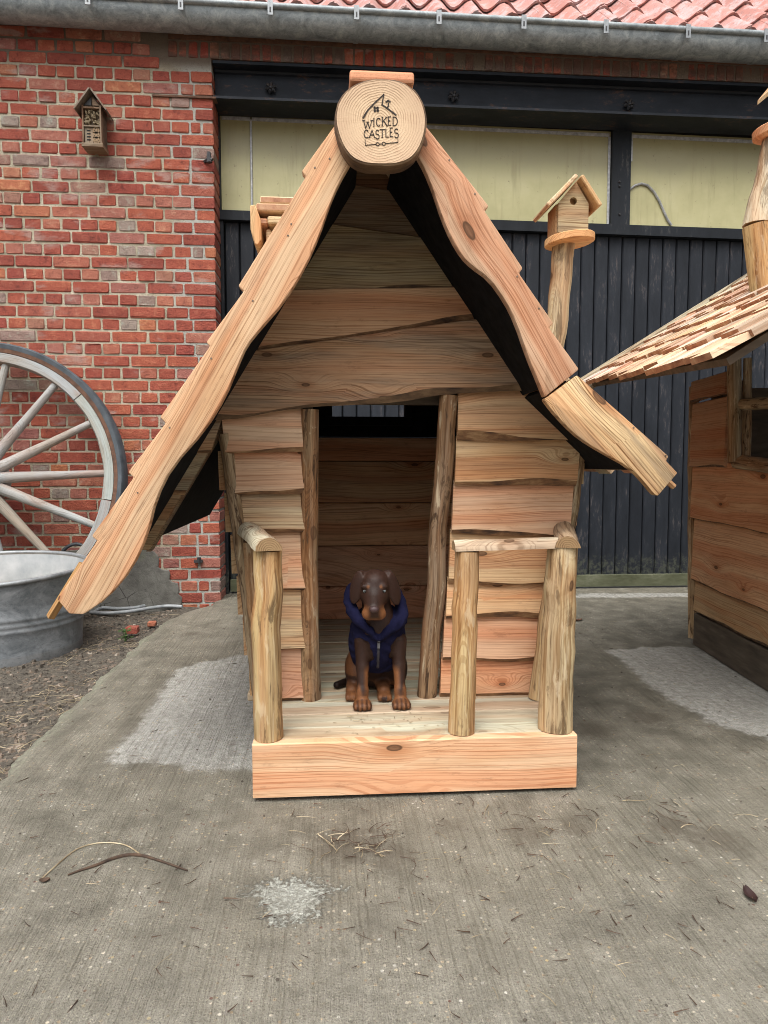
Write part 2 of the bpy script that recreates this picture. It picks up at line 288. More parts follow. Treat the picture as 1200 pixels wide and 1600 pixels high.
h = t.m('ADD', t.m('ADD', t.m('MULTIPLY', br, 1.1), t.m('MULTIPLY', n3, .8)), t.m('ADD', t.m('MULTIPLY', n2, 1.2), t.m('MULTIPLY', wm, 2.0)))
M['concrete'] = t.out(c, t.mix(dm, (.55, .55, .55), (.9, .9, .9)), h, .9, .007)
t = NT('soil'); P = t.pos(); n1 = t.noise(P, 7, 6, .7); n2 = t.noise(P, 55, 6, .75)
c = t.ramp(n2, [(.3, (.028, .023, .018)), (.5, (.085, .072, .056)), (.62, (.15, .13, .10)), (.76, (.30, .27, .22))]); c = t.mix(t.m('MULTIPLY', t.ss(n1, .5, .68), .5), c, (.13, .112, .082))
M['soil'] = t.out(c, .95, n2, 1.0, .015)
noisy('straw', [(.3, (.16, .12, .07)), (.5, (.30, .24, .15)), (.7, (.48, .41, .28))], 14, 3, .8, .2, .001)
noisy('twig', [(.3, (.025, .015, .01)), (.7, (.095, .055, .033))], 40, 3, .85, .3, .001)
noisy('chips', [(.3, (.025, .02, .015)), (.5, (.085, .072, .056)), (.62, (.15, .11, .08)), (.75, (.40, .37, .31))], 23, 2, .9, .3, .002)
noisy('leaf_green', [(.3, (.025, .06, .015)), (.7, (.07, .13, .03))], 40, 3, .6)
simple('dead_leaf', (.03, .012, .011), .55)
# dog
t = NT('fur'); c = t.attr('col').outputs['Color']; P = t.pos(); n1 = t.noise(P, 420, 3, .7); n2 = t.noise(P, 60, 3)
c = t.mix(t.m('MULTIPLY', t.ss(n1, .5, .75), .4), c, t.mix(1.0, c, (1.7, 1.6, 1.55), 'MULTIPLY'))
c = t.mix(t.m('MULTIPLY', t.ss(n2, .45, .3), .4), c, t.mix(1.0, c, (.6, .6, .6), 'MULTIPLY'))
M['fur'] = t.out(c, .5, n1, .35, .0008); t.b.inputs['Specular IOR Level'].default_value = .22
t = NT('navy_fleece'); P = t.pos(); n1 = t.noise(P, 600, 2, .7); n2 = t.noise(P, 26, 3)
c = t.ramp(n2, [(.3, (.0048, .005, .019)), (.7, (.0105, .011, .036))]); M['navy_fleece'] = t.out(c, .95, t.m('ADD', n1, t.m('MULTIPLY', n2, 4)), .5, .002)
t.b.inputs['Specular IOR Level'].default_value = .1
simple('nose', (.045, .022, .022), .55); simple('eye', (.13, .15, .155), .12); simple('pupil', (.006, .006, .006), .08)
simple('zip', (.02, .02, .03), .5); simple('zip_metal', (.14, .14, .15), .4, Metallic=.6)

# ------------------------------------------------------------------ mesh helper
ORG = {}
def tag(o, label=None, cat=None, group=None, kind=None):
    for k, v in (('label', label), ('category', cat), ('group', group), ('kind', kind)):
        if v: o[k] = v
    return o
def thing(name, label, cat, loc=(0, 0, 0), group=None):
    o = bpy.data.objects.new(name, None); col.objects.link(o); o.location = loc; o.empty_display_size = .1
    ORG[o] = Vector(loc); return tag(o, label, cat, group)
def link(name, me, parent=None, color=None, mat4=None):
    o = bpy.data.objects.new(name, me); col.objects.link(o)
    if mat4 is None: mat4 = Matrix.Identity(4)
    if parent is not None:
        o.parent = parent; o.matrix_local = Matrix.Translation(-ORG.get(parent, Vector())) @ mat4
    else: o.matrix_local = mat4
    if color is not None: o.color = (*color[:3], 1)
    return o
class MB:
    def __init__(s): s.v = []; s.f = []; s.mi = []; s.g = []
    def add(s, vs, fs, mi=0, g=None):
        n = len(s.v); s.v += [tuple(p) for p in vs]; s.f += [tuple(i + n for i in f) for f in fs]
        s.mi += (list(mi) if isinstance(mi, (list, tuple)) else [mi] * len(fs))
        s.g += [tuple(p) for p in (g if g is not None else vs)]
        return s
    def box(s, x0, x1, y0, y1, z0, z1, mi=0, mat=None, ax=0):
        vs = [Vector((x, y, z)) for x in (x0, x1) for y in (y0, y1) for z in (z0, z1)]
        g = [(p[ax], p[(ax + 1) % 3], p[(ax + 2) % 3]) for p in vs]
        if mat: vs = [mat @ p for p in vs]
        return s.add(vs, [(0, 1, 3, 2), (4, 6, 7, 5), (0, 4, 5, 1), (2, 3, 7, 6), (0, 2, 6, 4), (1, 5, 7, 3)], mi, g)
    def tube(s, path, rad, n=10, mi=0, cap=True, capmi=None, wob=0.0, seed=0.0, flat=1.0, bumps=()):
        path = [Vector(p) for p in path]; k = len(path); vs = []; g = []; L = 0; up = None
        for i, p in enumerate(path):
            d = (path[min(i + 1, k - 1)] - path[max(i - 1, 0)]).normalized()
            if up is None: up = Vector((0, 0, 1)) if abs(d.z) < .9 else Vector((0, 1, 0))
            e1 = d.cross(up).normalized(); e2 = e1.cross(d).normalized(); up = e2
            if i: L += (p - path[i - 1]).length
            r = rad[i] if isinstance(rad, (list, tuple)) else rad
            for j in range(n):
                a = 2 * math.pi * j / n; ca, sa = math.cos(a), math.sin(a)
                q = r * (1 + wob * nz(ca * 1.3 + seed, sa * 1.3, L * 7 + seed)) if wob else r
                for (bl_, ba, bh) in bumps: q *= 1 + bh * math.exp(-((L - bl_) / .018) ** 2 - ((math.cos(a - ba) - 1) / .12) ** 2)
                vs.append(p + e1 * (ca * q) + e2 * (sa * q * flat)); g.append((L, ca * q, sa * q))
        fs = []; mi_ = []
        for i in range(k - 1):
            for j in range(n):
                a = i * n + j; b = i * n + (j + 1) % n; fs.append((a, b, b + n, a + n)); mi_.append(mi)
        s.add(vs, fs, mi_, g)
        if cap:
            cm = mi if capmi is None else capmi
            s.add(vs[:n], [tuple(range(n - 1, -1, -1))], cm, g[:n]); s.add(vs[-n:], [tuple(range(n))], cm, g[-n:])
        return s
    def mesh(s, name, mats, smooth=None):
        me = bpy.data.meshes.new(name); me.from_pydata(s.v, [], s.f)
        for m_ in (mats if isinstance(mats, (list, tuple)) else [mats]): me.materials.append(M[m_])
        me.polygons.foreach_set('material_index', s.mi)
        at_ = me.attributes.new('g', 'FLOAT_VECTOR', 'POINT'); at_.data.foreach_set('vector', np.array(s.g, dtype=np.float32).ravel())
        bm = bmesh.new(); bm.from_mesh(me); bmesh.ops.recalc_face_normals(bm, faces=bm.faces); bm.to_mesh(me); bm.free()
        if smooth is not None:
            me.polygons.foreach_set('use_smooth', [True] * len(me.polygons)); me.set_sharp_from_angle(angle=R(smooth))
        me.update(); return me
    def build(s, name, mats, parent=None, color=None, smooth=None, mat4=None):
        return link(name, s.mesh(name, mats, smooth), parent, color, mat4)

def bevel_mesh(me, off=.004, seg=1, ang=30):
    bm = bmesh.new(); bm.from_mesh(me)
    es = [e for e in bm.edges if len(e.link_faces) == 2 and e.calc_face_angle(0) > R(ang)]
    bmesh.ops.bevel(bm, geom=es, offset=off, segments=seg, affect='EDGES', profile=.5, clamp_overlap=True)
    bm.to_mesh(me); bm.free(); return me
def prism(name, poly, y0, y1, mats, parent=None, color=None, gdir=(1, 0), bev=.004, seg=2):
    """outline in x-z, extruded from y0 (front) to y1"""
    n = len(poly); ux, uz = gdir; l = math.hypot(ux, uz); ux /= l; uz /= l
    vs = [(p[0], y0, p[1]) for p in poly] + [(p[0], y1, p[1]) for p in poly]
    fs = [tuple(range(n)), tuple(range(2 * n - 1, n - 1, -1))] + [(i, (i + 1) % n, n + (i + 1) % n, n + i) for i in range(n)]
    g = [(p[0] * ux + p[2] * uz, -p[0] * uz + p[2] * ux, p[1]) for p in vs]
    b = MB(); b.add(vs, fs, 0, g); me = b.mesh(name, mats)
    if bev: bevel_mesh(me, bev, seg)
    me.polygons.foreach_set('use_smooth', [True] * len(me.polygons)); me.set_sharp_from_angle(angle=R(35))
    return link(name, me, parent, color)
def board(name, TL, TR, BL, BR, yt, yb, th, parent, color, mats=('larch', 'wane'), wane=.012, at_=.002, ab=.006, N=14, seed=None, yf=None):
    """horizontal board; corners in x-z; waney lower edge (second material)"""
    sd_ = rnd.random() * 50 if seed is None else seed
    vs = []; g = []
    for i in range(N + 1):
        s = i / N; xt, zt = lerp(TL[0], TR[0], s), lerp(TL[1], TR[1], s); xb, zb = lerp(BL[0], BR[0], s), lerp(BL[1], BR[1], s)
        zt += at_ * 2 * nz(xt * 5 + sd_, 1.3); zb += ab * 2 * nz(xb * 3.3 + sd_, 8.1) + ab * .5 * nz(xb * 11 + sd_, 4.4)
        wq = max(.0015, wane * (.75 + 1.1 * nz(xb * 4 + sd_, 3.3))); H = max(zt - zb, .01); fq = min(wq / H, .6)
        xm = lerp(xb, xt, fq); fy = lerp(yb, yt, fq)
        c2 = .003 / H
        row = [(lerp(xt, xb, c2), yt, zt - .003), (xm, fy, zb + wq), (xb, yb + min(th * .75, .002 + wq * .5), zb), (xb, yb + th, zb + .002), (xt, yt + th, zt), (xt, yt + .004, zt)]
        vs += row; g += [(p[0], p[2], p[1]) for p in row]
    fs = []; mi = []
    for i in range(N):
        for k in range(6):
            a = i * 6 + k; b = i * 6 + (k + 1) % 6; fs.append((a, b, b + 6, a + 6)); mi.append(1 if k == 1 else 0)
    fs += [tuple(range(5, -1, -1)), tuple(range(N * 6, N * 6 + 6))]; mi += [0, 0]
    b = MB(); b.add(vs, fs, mi, g)
    return b.build(name, list(mats), parent, color)
def px(u, v, Y):
    p = at(u, v, Y); return (p.x, p.z)
def jit(c, k=.07):
    a = 1 + rnd.uniform(-k, k); return (c[0] * a, c[1] * a * (1 + rnd.uniform(-k, k) * .4), c[2] * a * (1 + rnd.uniform(-k, k) * .6))

# ================================================================== GROUND
YW = 2.60                         # barn wall plane
SLAB_X = -1.10
def poly_sd(pts, q):
    """signed distance (positive inside) of points q (n,2) to polygon"""
    P = np.array(pts); d = np.full(len(q), 1e9); ins = np.zeros(len(q), bool)
    for i in range(len(P)):
        a, b = P[i], P[(i + 1) % len(P)]; e = b - a; w_ = q - a
        tt = np.clip((w_ @ e) / (e @ e), 0, 1); d = np.minimum(d, np.linalg.norm(w_ - tt[:, None] * e, axis=1))
        c = (a[1] > q[:, 1]) != (b[1] > q[:, 1])
        with np.errstate(divide='ignore', invalid='ignore'):
            xx = (b[0] - a[0]) * (q[:, 1] - a[1]) / (b[1] - a[1]) + a[0]
        ins ^= c & (q[:, 0] < xx)
    return np.where(ins, d, -d)
def G2(pts, z=0): return [tuple(gnd(u, v, z)[:2]) for u, v in pts]
me = bpy.data.meshes.new('ground'); s_ = 150
me.from_pydata([(-s_, -s_, -.16), (s_, -s_, -.16), (s_, s_, -.16), (-s_, s_, -.16)], [], [(0, 1, 2, 3)]); me.materials.append(M['soil'])
tag(link('ground', me), kind='structure')
# slab
xs = np.concatenate([np.arange(0, 3.3, .022), np.arange(3.3, 7.5, .35)]); ys = np.concatenate([np.arange(-7, -1.6, .3), np.arange(-1.6, 2.9, .022)])
nx, ny = len(xs), len(ys); V = []
def slab_edge(y):
    e = SLAB_X + .018 * nz(y * 2.3, 5) + .022 * nz(y * 8, 2) + .012 * nz(y * 25, 6)
    if y > 2.0: e += .20 * min(1, (y - 2.0) / .5) ** 1.6
    if y < .35: e += .03 * (.35 - y)
    return e
for y in ys:
    for i, x in enumerate(xs):
        z = .004 * nz(x * 1.7, y * 1.7, 3) - (.010 if i == 0 else (.003 if i == 1 else 0)); V.append((slab_edge(y) + x, y, z))
F = [(j * nx + i, j * nx + i + 1, (j + 1) * nx + i + 1, (j + 1) * nx + i) for j in range(ny - 1) for i in range(nx - 1)]
nb = len(V); V += [(slab_edge(y) - .012 - .01 * abs(nz(y * 12, 7)), y, -.15) for y in ys]
F += [(j * nx, (j + 1) * nx, nb + j + 1, nb + j) for j in range(ny - 1)]
me = bpy.data.meshes.new('concrete_slab'); me.from_pydata(V, [], F); me.materials.append(M['concrete'])
me.polygons.foreach_set('use_smooth', [True] * len(me.polygons))
q = np.array([(p[0], p[1]) for p in V])
dry = poly_sd(G2([(404, 1018), (370, 1025), (330, 1033), (285, 1043), (262, 1062), (248, 1085), (230, 1110), (215, 1135), (190, 1155), (163, 1193), (200, 1198), (240, 1192), (300, 1200), (394, 1206), (560, 1180), (560, 1020)]), q)
dry = np.maximum(dry, poly_sd(G2([(948, 1017), (985, 1013), (1040, 1010), (1092, 1012), (1300, 1120), (1300, 1200), (1200, 1157), (1150, 1143), (1105, 1126), (1060, 1098), (1020, 1078), (1000, 1056), (975, 1036)]), q))
dry = np.maximum(dry, poly_sd(G2([(900, 934), (1090, 932), (1090, 926), (900, 927)]), q))
white = poly_sd(G2([(375, 1392), (420, 1374), (470, 1370), (508, 1378), (512, 1402), (503, 1430), (478, 1444), (436, 1446), (408, 1434), (408, 1410)]), q)
white = np.maximum(white, poly_sd(G2([(500, 1378), (530, 1374), (552, 1388), (545, 1400), (520, 1394)]), q) - .012)
for (u, v, r_) in ((985, 1405, .03), (905, 1428, .02), (1010, 1052, .025), (1060, 1072, .03), (250, 983, .02), (720, 1525, .018)):
    c_ = np.array(gnd(u, v)[:2]); white = np.maximum(white, r_ - .035 - .35 * np.linalg.norm(q - c_, axis=1))
dirt = np.full(len(q), -1.0)
for (u, v, r_) in ((545, 1320, .09), (600, 1335, .06), (820, 1300, .05), (900, 1290, .05), (1050, 1290, .06), (1120, 1310, .07), (700, 1290, .04), (1010, 1120, .07), (930, 1140, .08), (300, 990, .05), (60, 1200, .03)):
    c_ = np.array(gnd(u, v)[:2]); dirt = np.maximum(dirt, r_ - np.linalg.norm(q - c_, axis=1))
for nme, arr in (('dry', dry), ('white', white), ('dirt', dirt)):
    a_ = me.attributes.new(nme, 'FLOAT', 'POINT'); a_.data.foreach_set('value', np.clip(arr, -1, 1).astype(np.float32))
tag(link('concrete_slab', me), kind='structure')
# soil strip left of the slab
sx = np.arange(-4.6, SLAB_X + .14, .03); sy = np.arange(-3.0, YW + .02, .03)
def soil_z(x, y):
    return -.055 + .018 * nz(x * 3, y * 3, 1) + .014 * nz(x * 11, y * 11, 4) + .007 * nz(x * 31, y * 31, 2) + .016 * max(0, 1 - abs(x - SLAB_X) / .12)
V = [(x, y, soil_z(x, y)) for y in sy for x in sx]; nx, ny = len(sx), len(sy)
me = bpy.data.meshes.new('soil_bed'); me.from_pydata(V, [], [(j * nx + i, j * nx + i + 1, (j + 1) * nx + i + 1, (j + 1) * nx + i) for j in range(ny - 1) for i in range(nx - 1)])
me.materials.append(M['soil']); me.polygons.foreach_set('use_smooth', [True] * len(me.polygons)); tag(link('soil_bed', me), kind='structure')

# ================================================================== BARN
JAMB = -.875; REV = .215; YD = YW + REV          # door jamb, depth of the reveal, plane behind it
barn = thing('barn', 'old red brick barn with dark blue wide door and grey zinc gutter', 'barn', (0, YW + 1.5, 0))
XR = 4.2                                         # right jamb, out of the picture
ZS0, ZS1 = 3.150, 3.245                          # soldier course over the door
b = MB()
b.box(-5.0, JAMB - .006, YW + .0055, YW + 3, -.15, 3.36); b.box(XR, 8, YW + .0055, YW + 3, -.15, 3.36)
b.box(JAMB - .006, XR, YW + .0055, YW + 3, ZS0 + .004, 3.36)
wall = b.build('wall', 'mortar', barn)
# cornice strip over the soldiers
MB().box(-1.12, 8, YW - .004, YW + .012, ZS1 + .006, 3.355).build('cornice', 'rust', barn)
def brick_mesh(L, H, D, seed):
    r_ = random.Random(seed); vs = []
    bv = .0032
    for fy, ins in ((0, bv), (bv, 0), (D, 0)):
        for sx_, sz_ in ((-1, -1), (1, -1), (1, 1), (-1, 1)):
            for k in range(2):
                # two verts per corner (chamfered corner)
                cx = sx_ * (L / 2 - ins - (0 if (k == 0) == (sx_ * sz_ > 0) else .005)); cz = sz_ * (H / 2 - ins - (.005 if (k == 0) == (sx_ * sz_ > 0) else 0))
                j = .0026 if fy < D else 0
                vs.append((cx + r_.uniform(-j, j), fy + (r_.uniform(-.001, .003) if fy < D else 0), cz + r_.uniform(-j, j) * .8))
    fs = [tuple(range(7, -1, -1))]
    for ring in range(2):
        for k in range(8): a = ring * 8 + k; b_ = ring * 8 + (k + 1) % 8; fs.append((a, b_, b_ + 8, a + 8))
    return vs, fs
PS, PH, PC, GAP = .2112, .1056, .0705, .0118
variants = {}
def bmesh_for(kind, seed, L, H, D, mat='brick'):
    key = (kind, seed)
    if key not in variants:
        vs, fs = brick_mesh(L, H, D, hash(key) % 9999 if False else seed * 7 + len(kind)); b_ = MB(); b_.add(vs, fs); variants[key] = b_.mesh('brick', mat)
    return variants[key]
field = []   # (x centre, z centre, L, kind)
row = 0; z = 3.117 - PC / 2 + PC
rows = []
zz = 3.117 + 3 * PC
while zz > -.12: rows.append(zz); zz -= PC
jr = random.Random(5)
for i, zc in enumerate(rows):
    stretch = (i % 2 == 1); P_ = PS if stretch else PH; kind = 'stretcher' if stretch else 'header'
    xr = JAMB
    cl = jr.choice([.10, .155, .085, .13, .19]) if stretch else jr.choice([.09, .12, .06, .1])
    off = ((i // 2) % 2) * PH if stretch else PH / 2
    k = math.floor((xr - cl - GAP - off) / P_); e0 = off + k * P_; gap_ = xr - cl - GAP - e0
    if gap_ <= .05: cl = xr - e0 - 0.0 if gap_ < 0 else xr - e0
    if gap_ <= .05:
        field.append((xr - cl / 2, zc, cl, 'jamb'))
    else:
        field.append((xr - cl / 2, zc, cl, 'jamb')); field.append((e0 + gap_ / 2, zc, gap_, 'closer'))
    xr = e0 - GAP
    while xr > -5.0:
        field.append((xr - (P_ - GAP) / 2, zc, P_ - GAP, kind)); xr -= P_
right_field = []
for i, zc in enumerate(rows):
    st_ = (i % 2 == 1); P_ = PS if st_ else PH; xr = XR + .004 + (0 if not st_ else (((i // 2) % 2) * PH))
    if st_ and (i // 2) % 2: right_field.append((XR + .004 + (PH - GAP) / 2, zc, PH - GAP, 'jamb'))
    while xr < 7.8: right_field.append((xr + (P_ - GAP) / 2, zc, P_ - GAP, 'header')); xr += P_
# cement render covers the foot of the wall left of the jamb
def render_top(x):
    if x < -1.285: return .315 + .015 * nz(x * 3, 2) + .006 * nz(x * 14, 5)
    return .315 - (x + 1.285) / .16 * .33 + .05 * nz(x * 13, 1)
vis = []; rest = []
for (x, zc, L, kind) in field:
    if zc > ZS0 - .04 and x + L / 2 > -1.125: continue
    u, v = proj((x, YW, zc)); rt = render_top(x)
    if zc < .27 and x < -1.33: continue
    barge_u = 524 - .585 * (v - 196)
    hidden = u < -32 or v < -10 or (u > barge_u + 30 and v < 640) or (640 < v < 700 and u > barge_u + 20) or (700 <= v < 860 and barge_u + 35 < u < 300)
    (rest if hidden else vis).append((x, zc, L, kind))
def tri_count(l): return len(l)
# soldiers over the opening
rest += [t_ for t_ in right_field if t_[1] < ZS0 - .04 or t_[0] > XR + .35]
sold = []; x = -1.10; sr = random.Random(3)
while x < XR + .3:
    sold.append((x, (ZS0 + ZS1) / 2)); x += .0595
sold_vis = [s for s in sold if 255 < proj((s[0], YW, s[1]))[0] < 1215 and not 535 < proj((s[0], YW, s[1]))[0] < 655]; sold_rest = [s for s in sold if s not in sold_vis]
limit = 300 - len(sold_vis)
def wheel_hid(t_):
    u, v = proj((t_[0], YW, t_[1])); return 0 if math.hypot(u + 29, v - 751) > 232 else 1
vis.sort(key=lambda t_: (wheel_hid(t_), -t_[2])); rest += vis[limit:]; vis = vis[:limit]
for (x, zc, L, kind) in vis:
    if kind in ('jamb', 'closer'):
        vs_, fs_ = brick_mesh(L, PC - GAP, REV - .01 if kind == 'jamb' else .1, int(zc * 1000) + int(L * 500)); me = MB().add(vs_, fs_).mesh('brick', 'brick')
    else: me = bmesh_for(kind, jr.randrange(7), L, PC - GAP, .1)
    link('brick', me, wall, None, Matrix.Translation((x + jr.uniform(-.002, .002), YW + jr.uniform(-.004, .003), zc + jr.uniform(-.0015, .0015))))
def soldier_mesh(k): return bmesh_for('soldier', k, .0475, ZS1 - ZS0 - .006, .1, 'sooty_brick')
for (x, zc) in sold_vis:
    link('brick', soldier_mesh(jr.randrange(6)), wall, None, Matrix.Translation((x + jr.uniform(-.003, .003), YW + jr.uniform(-.002, .006), zc)))
b = MB(); vals = []
for (x, zc, L, kind) in rest:
    vs_, fs_ = brick_mesh(L, PC - GAP, REV - .01 if kind == 'jamb' else .06, jr.randrange(999)); r_ = jr.random()
    b.add([(p[0] + x, p[1] + YW + jr.uniform(-.001, .001), p[2] + zc) for p in vs_], fs_); vals += [r_] * len(vs_)
for (x, zc) in sold_rest:
    vs_, fs_ = brick_mesh(.0475, ZS1 - ZS0 - .006, .06, jr.randrange(999)); b.add([(p[0] + x, p[1] + YW, p[2] + zc) for p in vs_], fs_); vals += [jr.random()] * len(vs_)
me = b.mesh('bricks', 'brick'); a_ = me.attributes.new('rnd', 'FLOAT', 'POINT'); a_.data.foreach_set('value', np.array(vals, dtype=np.float32))
tag(link('bricks', me, wall), kind='stuff')
# cement render, ragged upper edge
pts = [(-5.0, -.15)] + [(x, render_top(x)) for x in np.arange(-5.0, -1.29, .02)] + [(-1.262, .296), (-1.240, .270), (-1.236, .242), (-1.242, .205), (-1.222, .190), (-1.180, .186), (-1.172, .160), (-1.178, .128), (-1.160, .112), (-1.128, .108), (-1.122, .070), (-1.128, .040), (-1.105, .020), (-1.125, -.15)]
prism('cement_render', pts, YW - .009, YW + .011, 'cement_render', barn, bev=.004, seg=1)
# rusty flat iron let into the brickwork, and a door hinge pin
q0, q1 = at(238, 149, YW - .004), at(335, 153, YW - .004)
MB().box(q0.x, JAMB + .02, YW - .010, YW + .05, q0.z - .006, q0.z + .004).build('iron_strap', 'rust', barn)
hp = at(326, 246, YW - .03); b = MB(); b.tube([hp + Vector((.004, 0, -.028)), hp + Vector((0, 0, .03))], [.017, .011], 8); b.tube([hp + Vector((-.03, .03, -.012)), hp + Vector((.005, 0, -.008)), hp + Vector((.02, -.004, -.016))], [.008, .014, .010], 6)
b.build('hinge_pin', 'iron', barn, smooth=40)
hp = at(311, 876, YW - .02); b = MB(); b.tube([hp + Vector((.0, .0, -.012)), hp + Vector((0.0, 0, .02))], .012, 7); b.box(hp.x - .03, hp.x + .02, hp.y - .005, hp.y + .03, hp.z - .012, hp.z + .004)
b.build('hinge_pin', 'iron', barn, smooth=40)
# ---- steel beam over the door
ZB1 = ZS0 - .004; ZB0 = at(600, 164, YW + .0).z          # lower lip
BX0, BX1 = JAMB + .002, XR - .002
b = MB(); b.box(BX0, BX1, YW + .004, YW + .20, ZB1 - .016, ZB1); b.box(BX0, BX1, YW + .085, YW + .10, ZB0 + .014, ZB1 - .016); b.box(BX0, BX1, YW - .004, YW + .205, ZB0, ZB0 + .014)
b.tube([(BX0, YW + .084, ZB0 + .016), (BX1, YW + .084, ZB0 + .016)], .012, 8); b.tube([(BX0, YW + .084, ZB1 - .018), (BX1, YW + .084, ZB1 - .018)], .016, 8)
beam = b.build('steel_beam', 'beam_paint', barn)
for u, v in ((423, 137), (709, 150), (983, 163)):
    c = at(u, v, YW + .068); b = MB()
    for k in range(6):
        a = k * math.pi / 3 + .3; b.tube([c + Vector((math.cos(a) * .012, 0, math.sin(a) * .012)), c + Vector((math.cos(a) * .022, -.004, math.sin(a) * .022)), c + Vector((math.cos(a) * .033, .002, math.sin(a) * .033))], [.007, .0115, .006], 6)
    b.tube([c + Vector((0, .018, 0)), c + Vector((0, -.007, 0)), c + Vector((0, -.013, 0))], [.012, .011, .005], 8); b.build('rosette', 'iron', beam, smooth=50)
# ---- transom panes
def zl(u0, v0, u1, v1, Y):
    """height of a line through two pixels on plane Y, as function of x"""
    p, q_ = at(u0, v0, Y), at(u1, v1, Y); return lambda x: p.z + (q_.z - p.z) * (x - p.x) / (q_.x - p.x)
YP = YD + .02
ztop = zl(345, 186, 1190, 224, YP); zrail1 = zl(345, 328, 1160, 358, YP - .04); zrail0 = zl(345, 343, 1160, 374, YP - .04)
def strip(b, x0, x1, y0, y1, f0, f1, mi=0):
    vs = [(x, y, f(x)) for x in (x0, x1) for y in (y0, y1) for f in (f0, f1)]
    return b.add(vs, [(0, 1, 3, 2), (4, 6, 7, 5), (0, 4, 5, 1), (2, 3, 7, 6), (0, 2, 6, 4), (1, 5, 7, 3)], mi)
b = MB(); mx0, mx1 = at(956, 280, YP - .03).x, at(985, 280, YP - .03).x
b.box(mx0, mx1, YP - .035, YP + .03, zrail1(mx0) - .02, ZB0 + .01); strip(b, JAMB + .0, XR, YP - .045, YP + .03, zrail0, zrail1)
lx = at(345, 260, YP).x; b.box(JAMB - .002, lx, YP - .035, YP + .03, zrail1(lx) - .02, ZB0 + .01)
mull3 = mx1 + 1.75; b.box(mull3, mull3 + .11, YP - .035, YP + .03, zrail1(mull3) - .02, ZB0 + .01)
transom = b.build('transom_frame', 'frame_paint', barn)
vx = at(393, 260, YP).x
for x0, x1 in ((lx + .002, vx - .004), (vx + .004, mx0 - .002), (mx1 + .002, mull3 - .002), (mull3 + .112, XR)):
    strip(MB(), x0, x1, YP, YP + .008, lambda x: zrail1(x) - .01, lambda x: ztop(x) + .03).build('pane', 'pane', transom)
strip(MB(), lx, XR, YP + .02, YP + .06, lambda x: zrail1(x) - .01, lambda x: ZB0 + .2).build('blind', 'void', transom)
zt0 = lambda x: ztop(x) - .004; zt1 = lambda x: ztop(x) + .016
for x0, x1 in ((lx + .01, vx - .006), (vx + .006, mx0 - .012), (mx1 + .01, mull3 - .01)):
    strip(MB(), x0, x1, YP - .006, YP - .001, zt0, zt1).build('metal_strip', 'bright_metal', transom)
b = MB(); b.box(mx0 - .018, mx0 - .003, YP - .008, YP - .001, zrail1(mx0) + .002, ztop(mx0) - .006); b.build('metal_strip', 'bright_metal', transom)
b = MB(); strip(b, mx1 + .004, mx1 + .02, YP - .008, YP - .001, lambda x: ztop(x) - .15, lambda x: ztop(x) - .008); b.build('metal_strip', 'bright_metal', transom)
b = MB(); b.tube([(vx, YP - .006, zrail1(vx) + .0), (vx, YP - .006, ztop(vx))], .007, 6)
b.build('glazing_bar', 'bright_metal', transom)
path = [at(u, v, YP - .008) for u, v in ((984, 296), (992, 290), (1002, 287), (1012, 290), (1022, 300), (1030, 314), (1037, 330), (1043, 343), (1049, 352))]
MB().tube(path, .008, 6).build('cable', 'bright_metal', transom, smooth=60)
for v in (284, 291, 335):
    c = at(968, v, YP - .036); MB().tube([c, c + Vector((0, -.008, 0))], [.009, .005], 7).build('bolt', 'iron', transom, smooth=40)
# ---- door boards
DZ0 = .075; b = MB()
strip(b, JAMB, XR, YD + .055, YD + .075, lambda x: .02, zrail0); door = b.build('door', 'void', barn)
b = MB(); b.box(JAMB + .002, at(353, 600, YD).x, YD - .01, YD + .05, .0, zrail0(JAMB) - .003); b.build('door_stile', 'frame_paint', door)
x = at(353, 600, YD).x + .006; dr = random.Random(8)
while x < XR - .1:
    wd = .0905; f1 = lambda x_: zrail0(x_) - .004
    bb = MB(); y0 = YD + .02 + dr.uniform(-.002, .002); x0, x1 = x, x + wd - .0055
    zt_ = f1(x); vs_ = [(x0, y0 + .007, DZ0), (x0 + .006, y0, DZ0), (x1 - .006, y0, DZ0), (x1, y0 + .007, DZ0), (x1, y0 + .03, DZ0), (x0, y0 + .03, DZ0)]
    vs_ += [(p[0], p[1], zt_) for p in vs_]; fs_ = [(k, (k + 1) % 6, 6 + (k + 1) % 6, 6 + k) for k in range(6)] + [(5, 4, 3, 2, 1, 0), (6, 7, 8, 9, 10, 11)]
    bb.add(vs_, fs_).build('plank', 'door_paint', door); x += wd
b = MB(); b.box(JAMB + .03, XR, YD - .012, YD + .05, .012, .088); b.build('bottom_rail', 'mossy', door)
# ---- gutter
YG = YW - .115; RG = .092; zg = zl(0, 34, 1200, 98, YG - .0); GX0, GX1 = -5.0, 8.0
def gz(x): return zg(x) + RG
b = MB(); n = 18; vs = []; XN = 40
for i in range(XN + 1):
    x = lerp(GX0, GX1, i / XN)
    for r_ in (RG, RG - .003):
        for k in range(n + 1):
            a = math.pi + math.pi * k / n; vs.append((x, YG + math.cos(a) * r_, gz(x) + math.sin(a) * r_))
m_ = 2 * (n + 1); fs = []
for i in range(XN):
    for l in range(2):
        for k in range(n): a = i * m_ + l * (n + 1) + k; fs.append((a, a + 1, a + 1 + m_, a + m_))
b.add(vs, fs); me = b.mesh('gutter', 'gutter_zinc', 60)
gut = link('gutter', me, barn)
MB().tube([(GX0, YG - RG - .004, gz(GX0) + .012), (GX1, YG - RG - .004, gz(GX1) + .012)], .0165, 12).build('gutter_bead', 'gutter_zinc', gut, smooth=60)
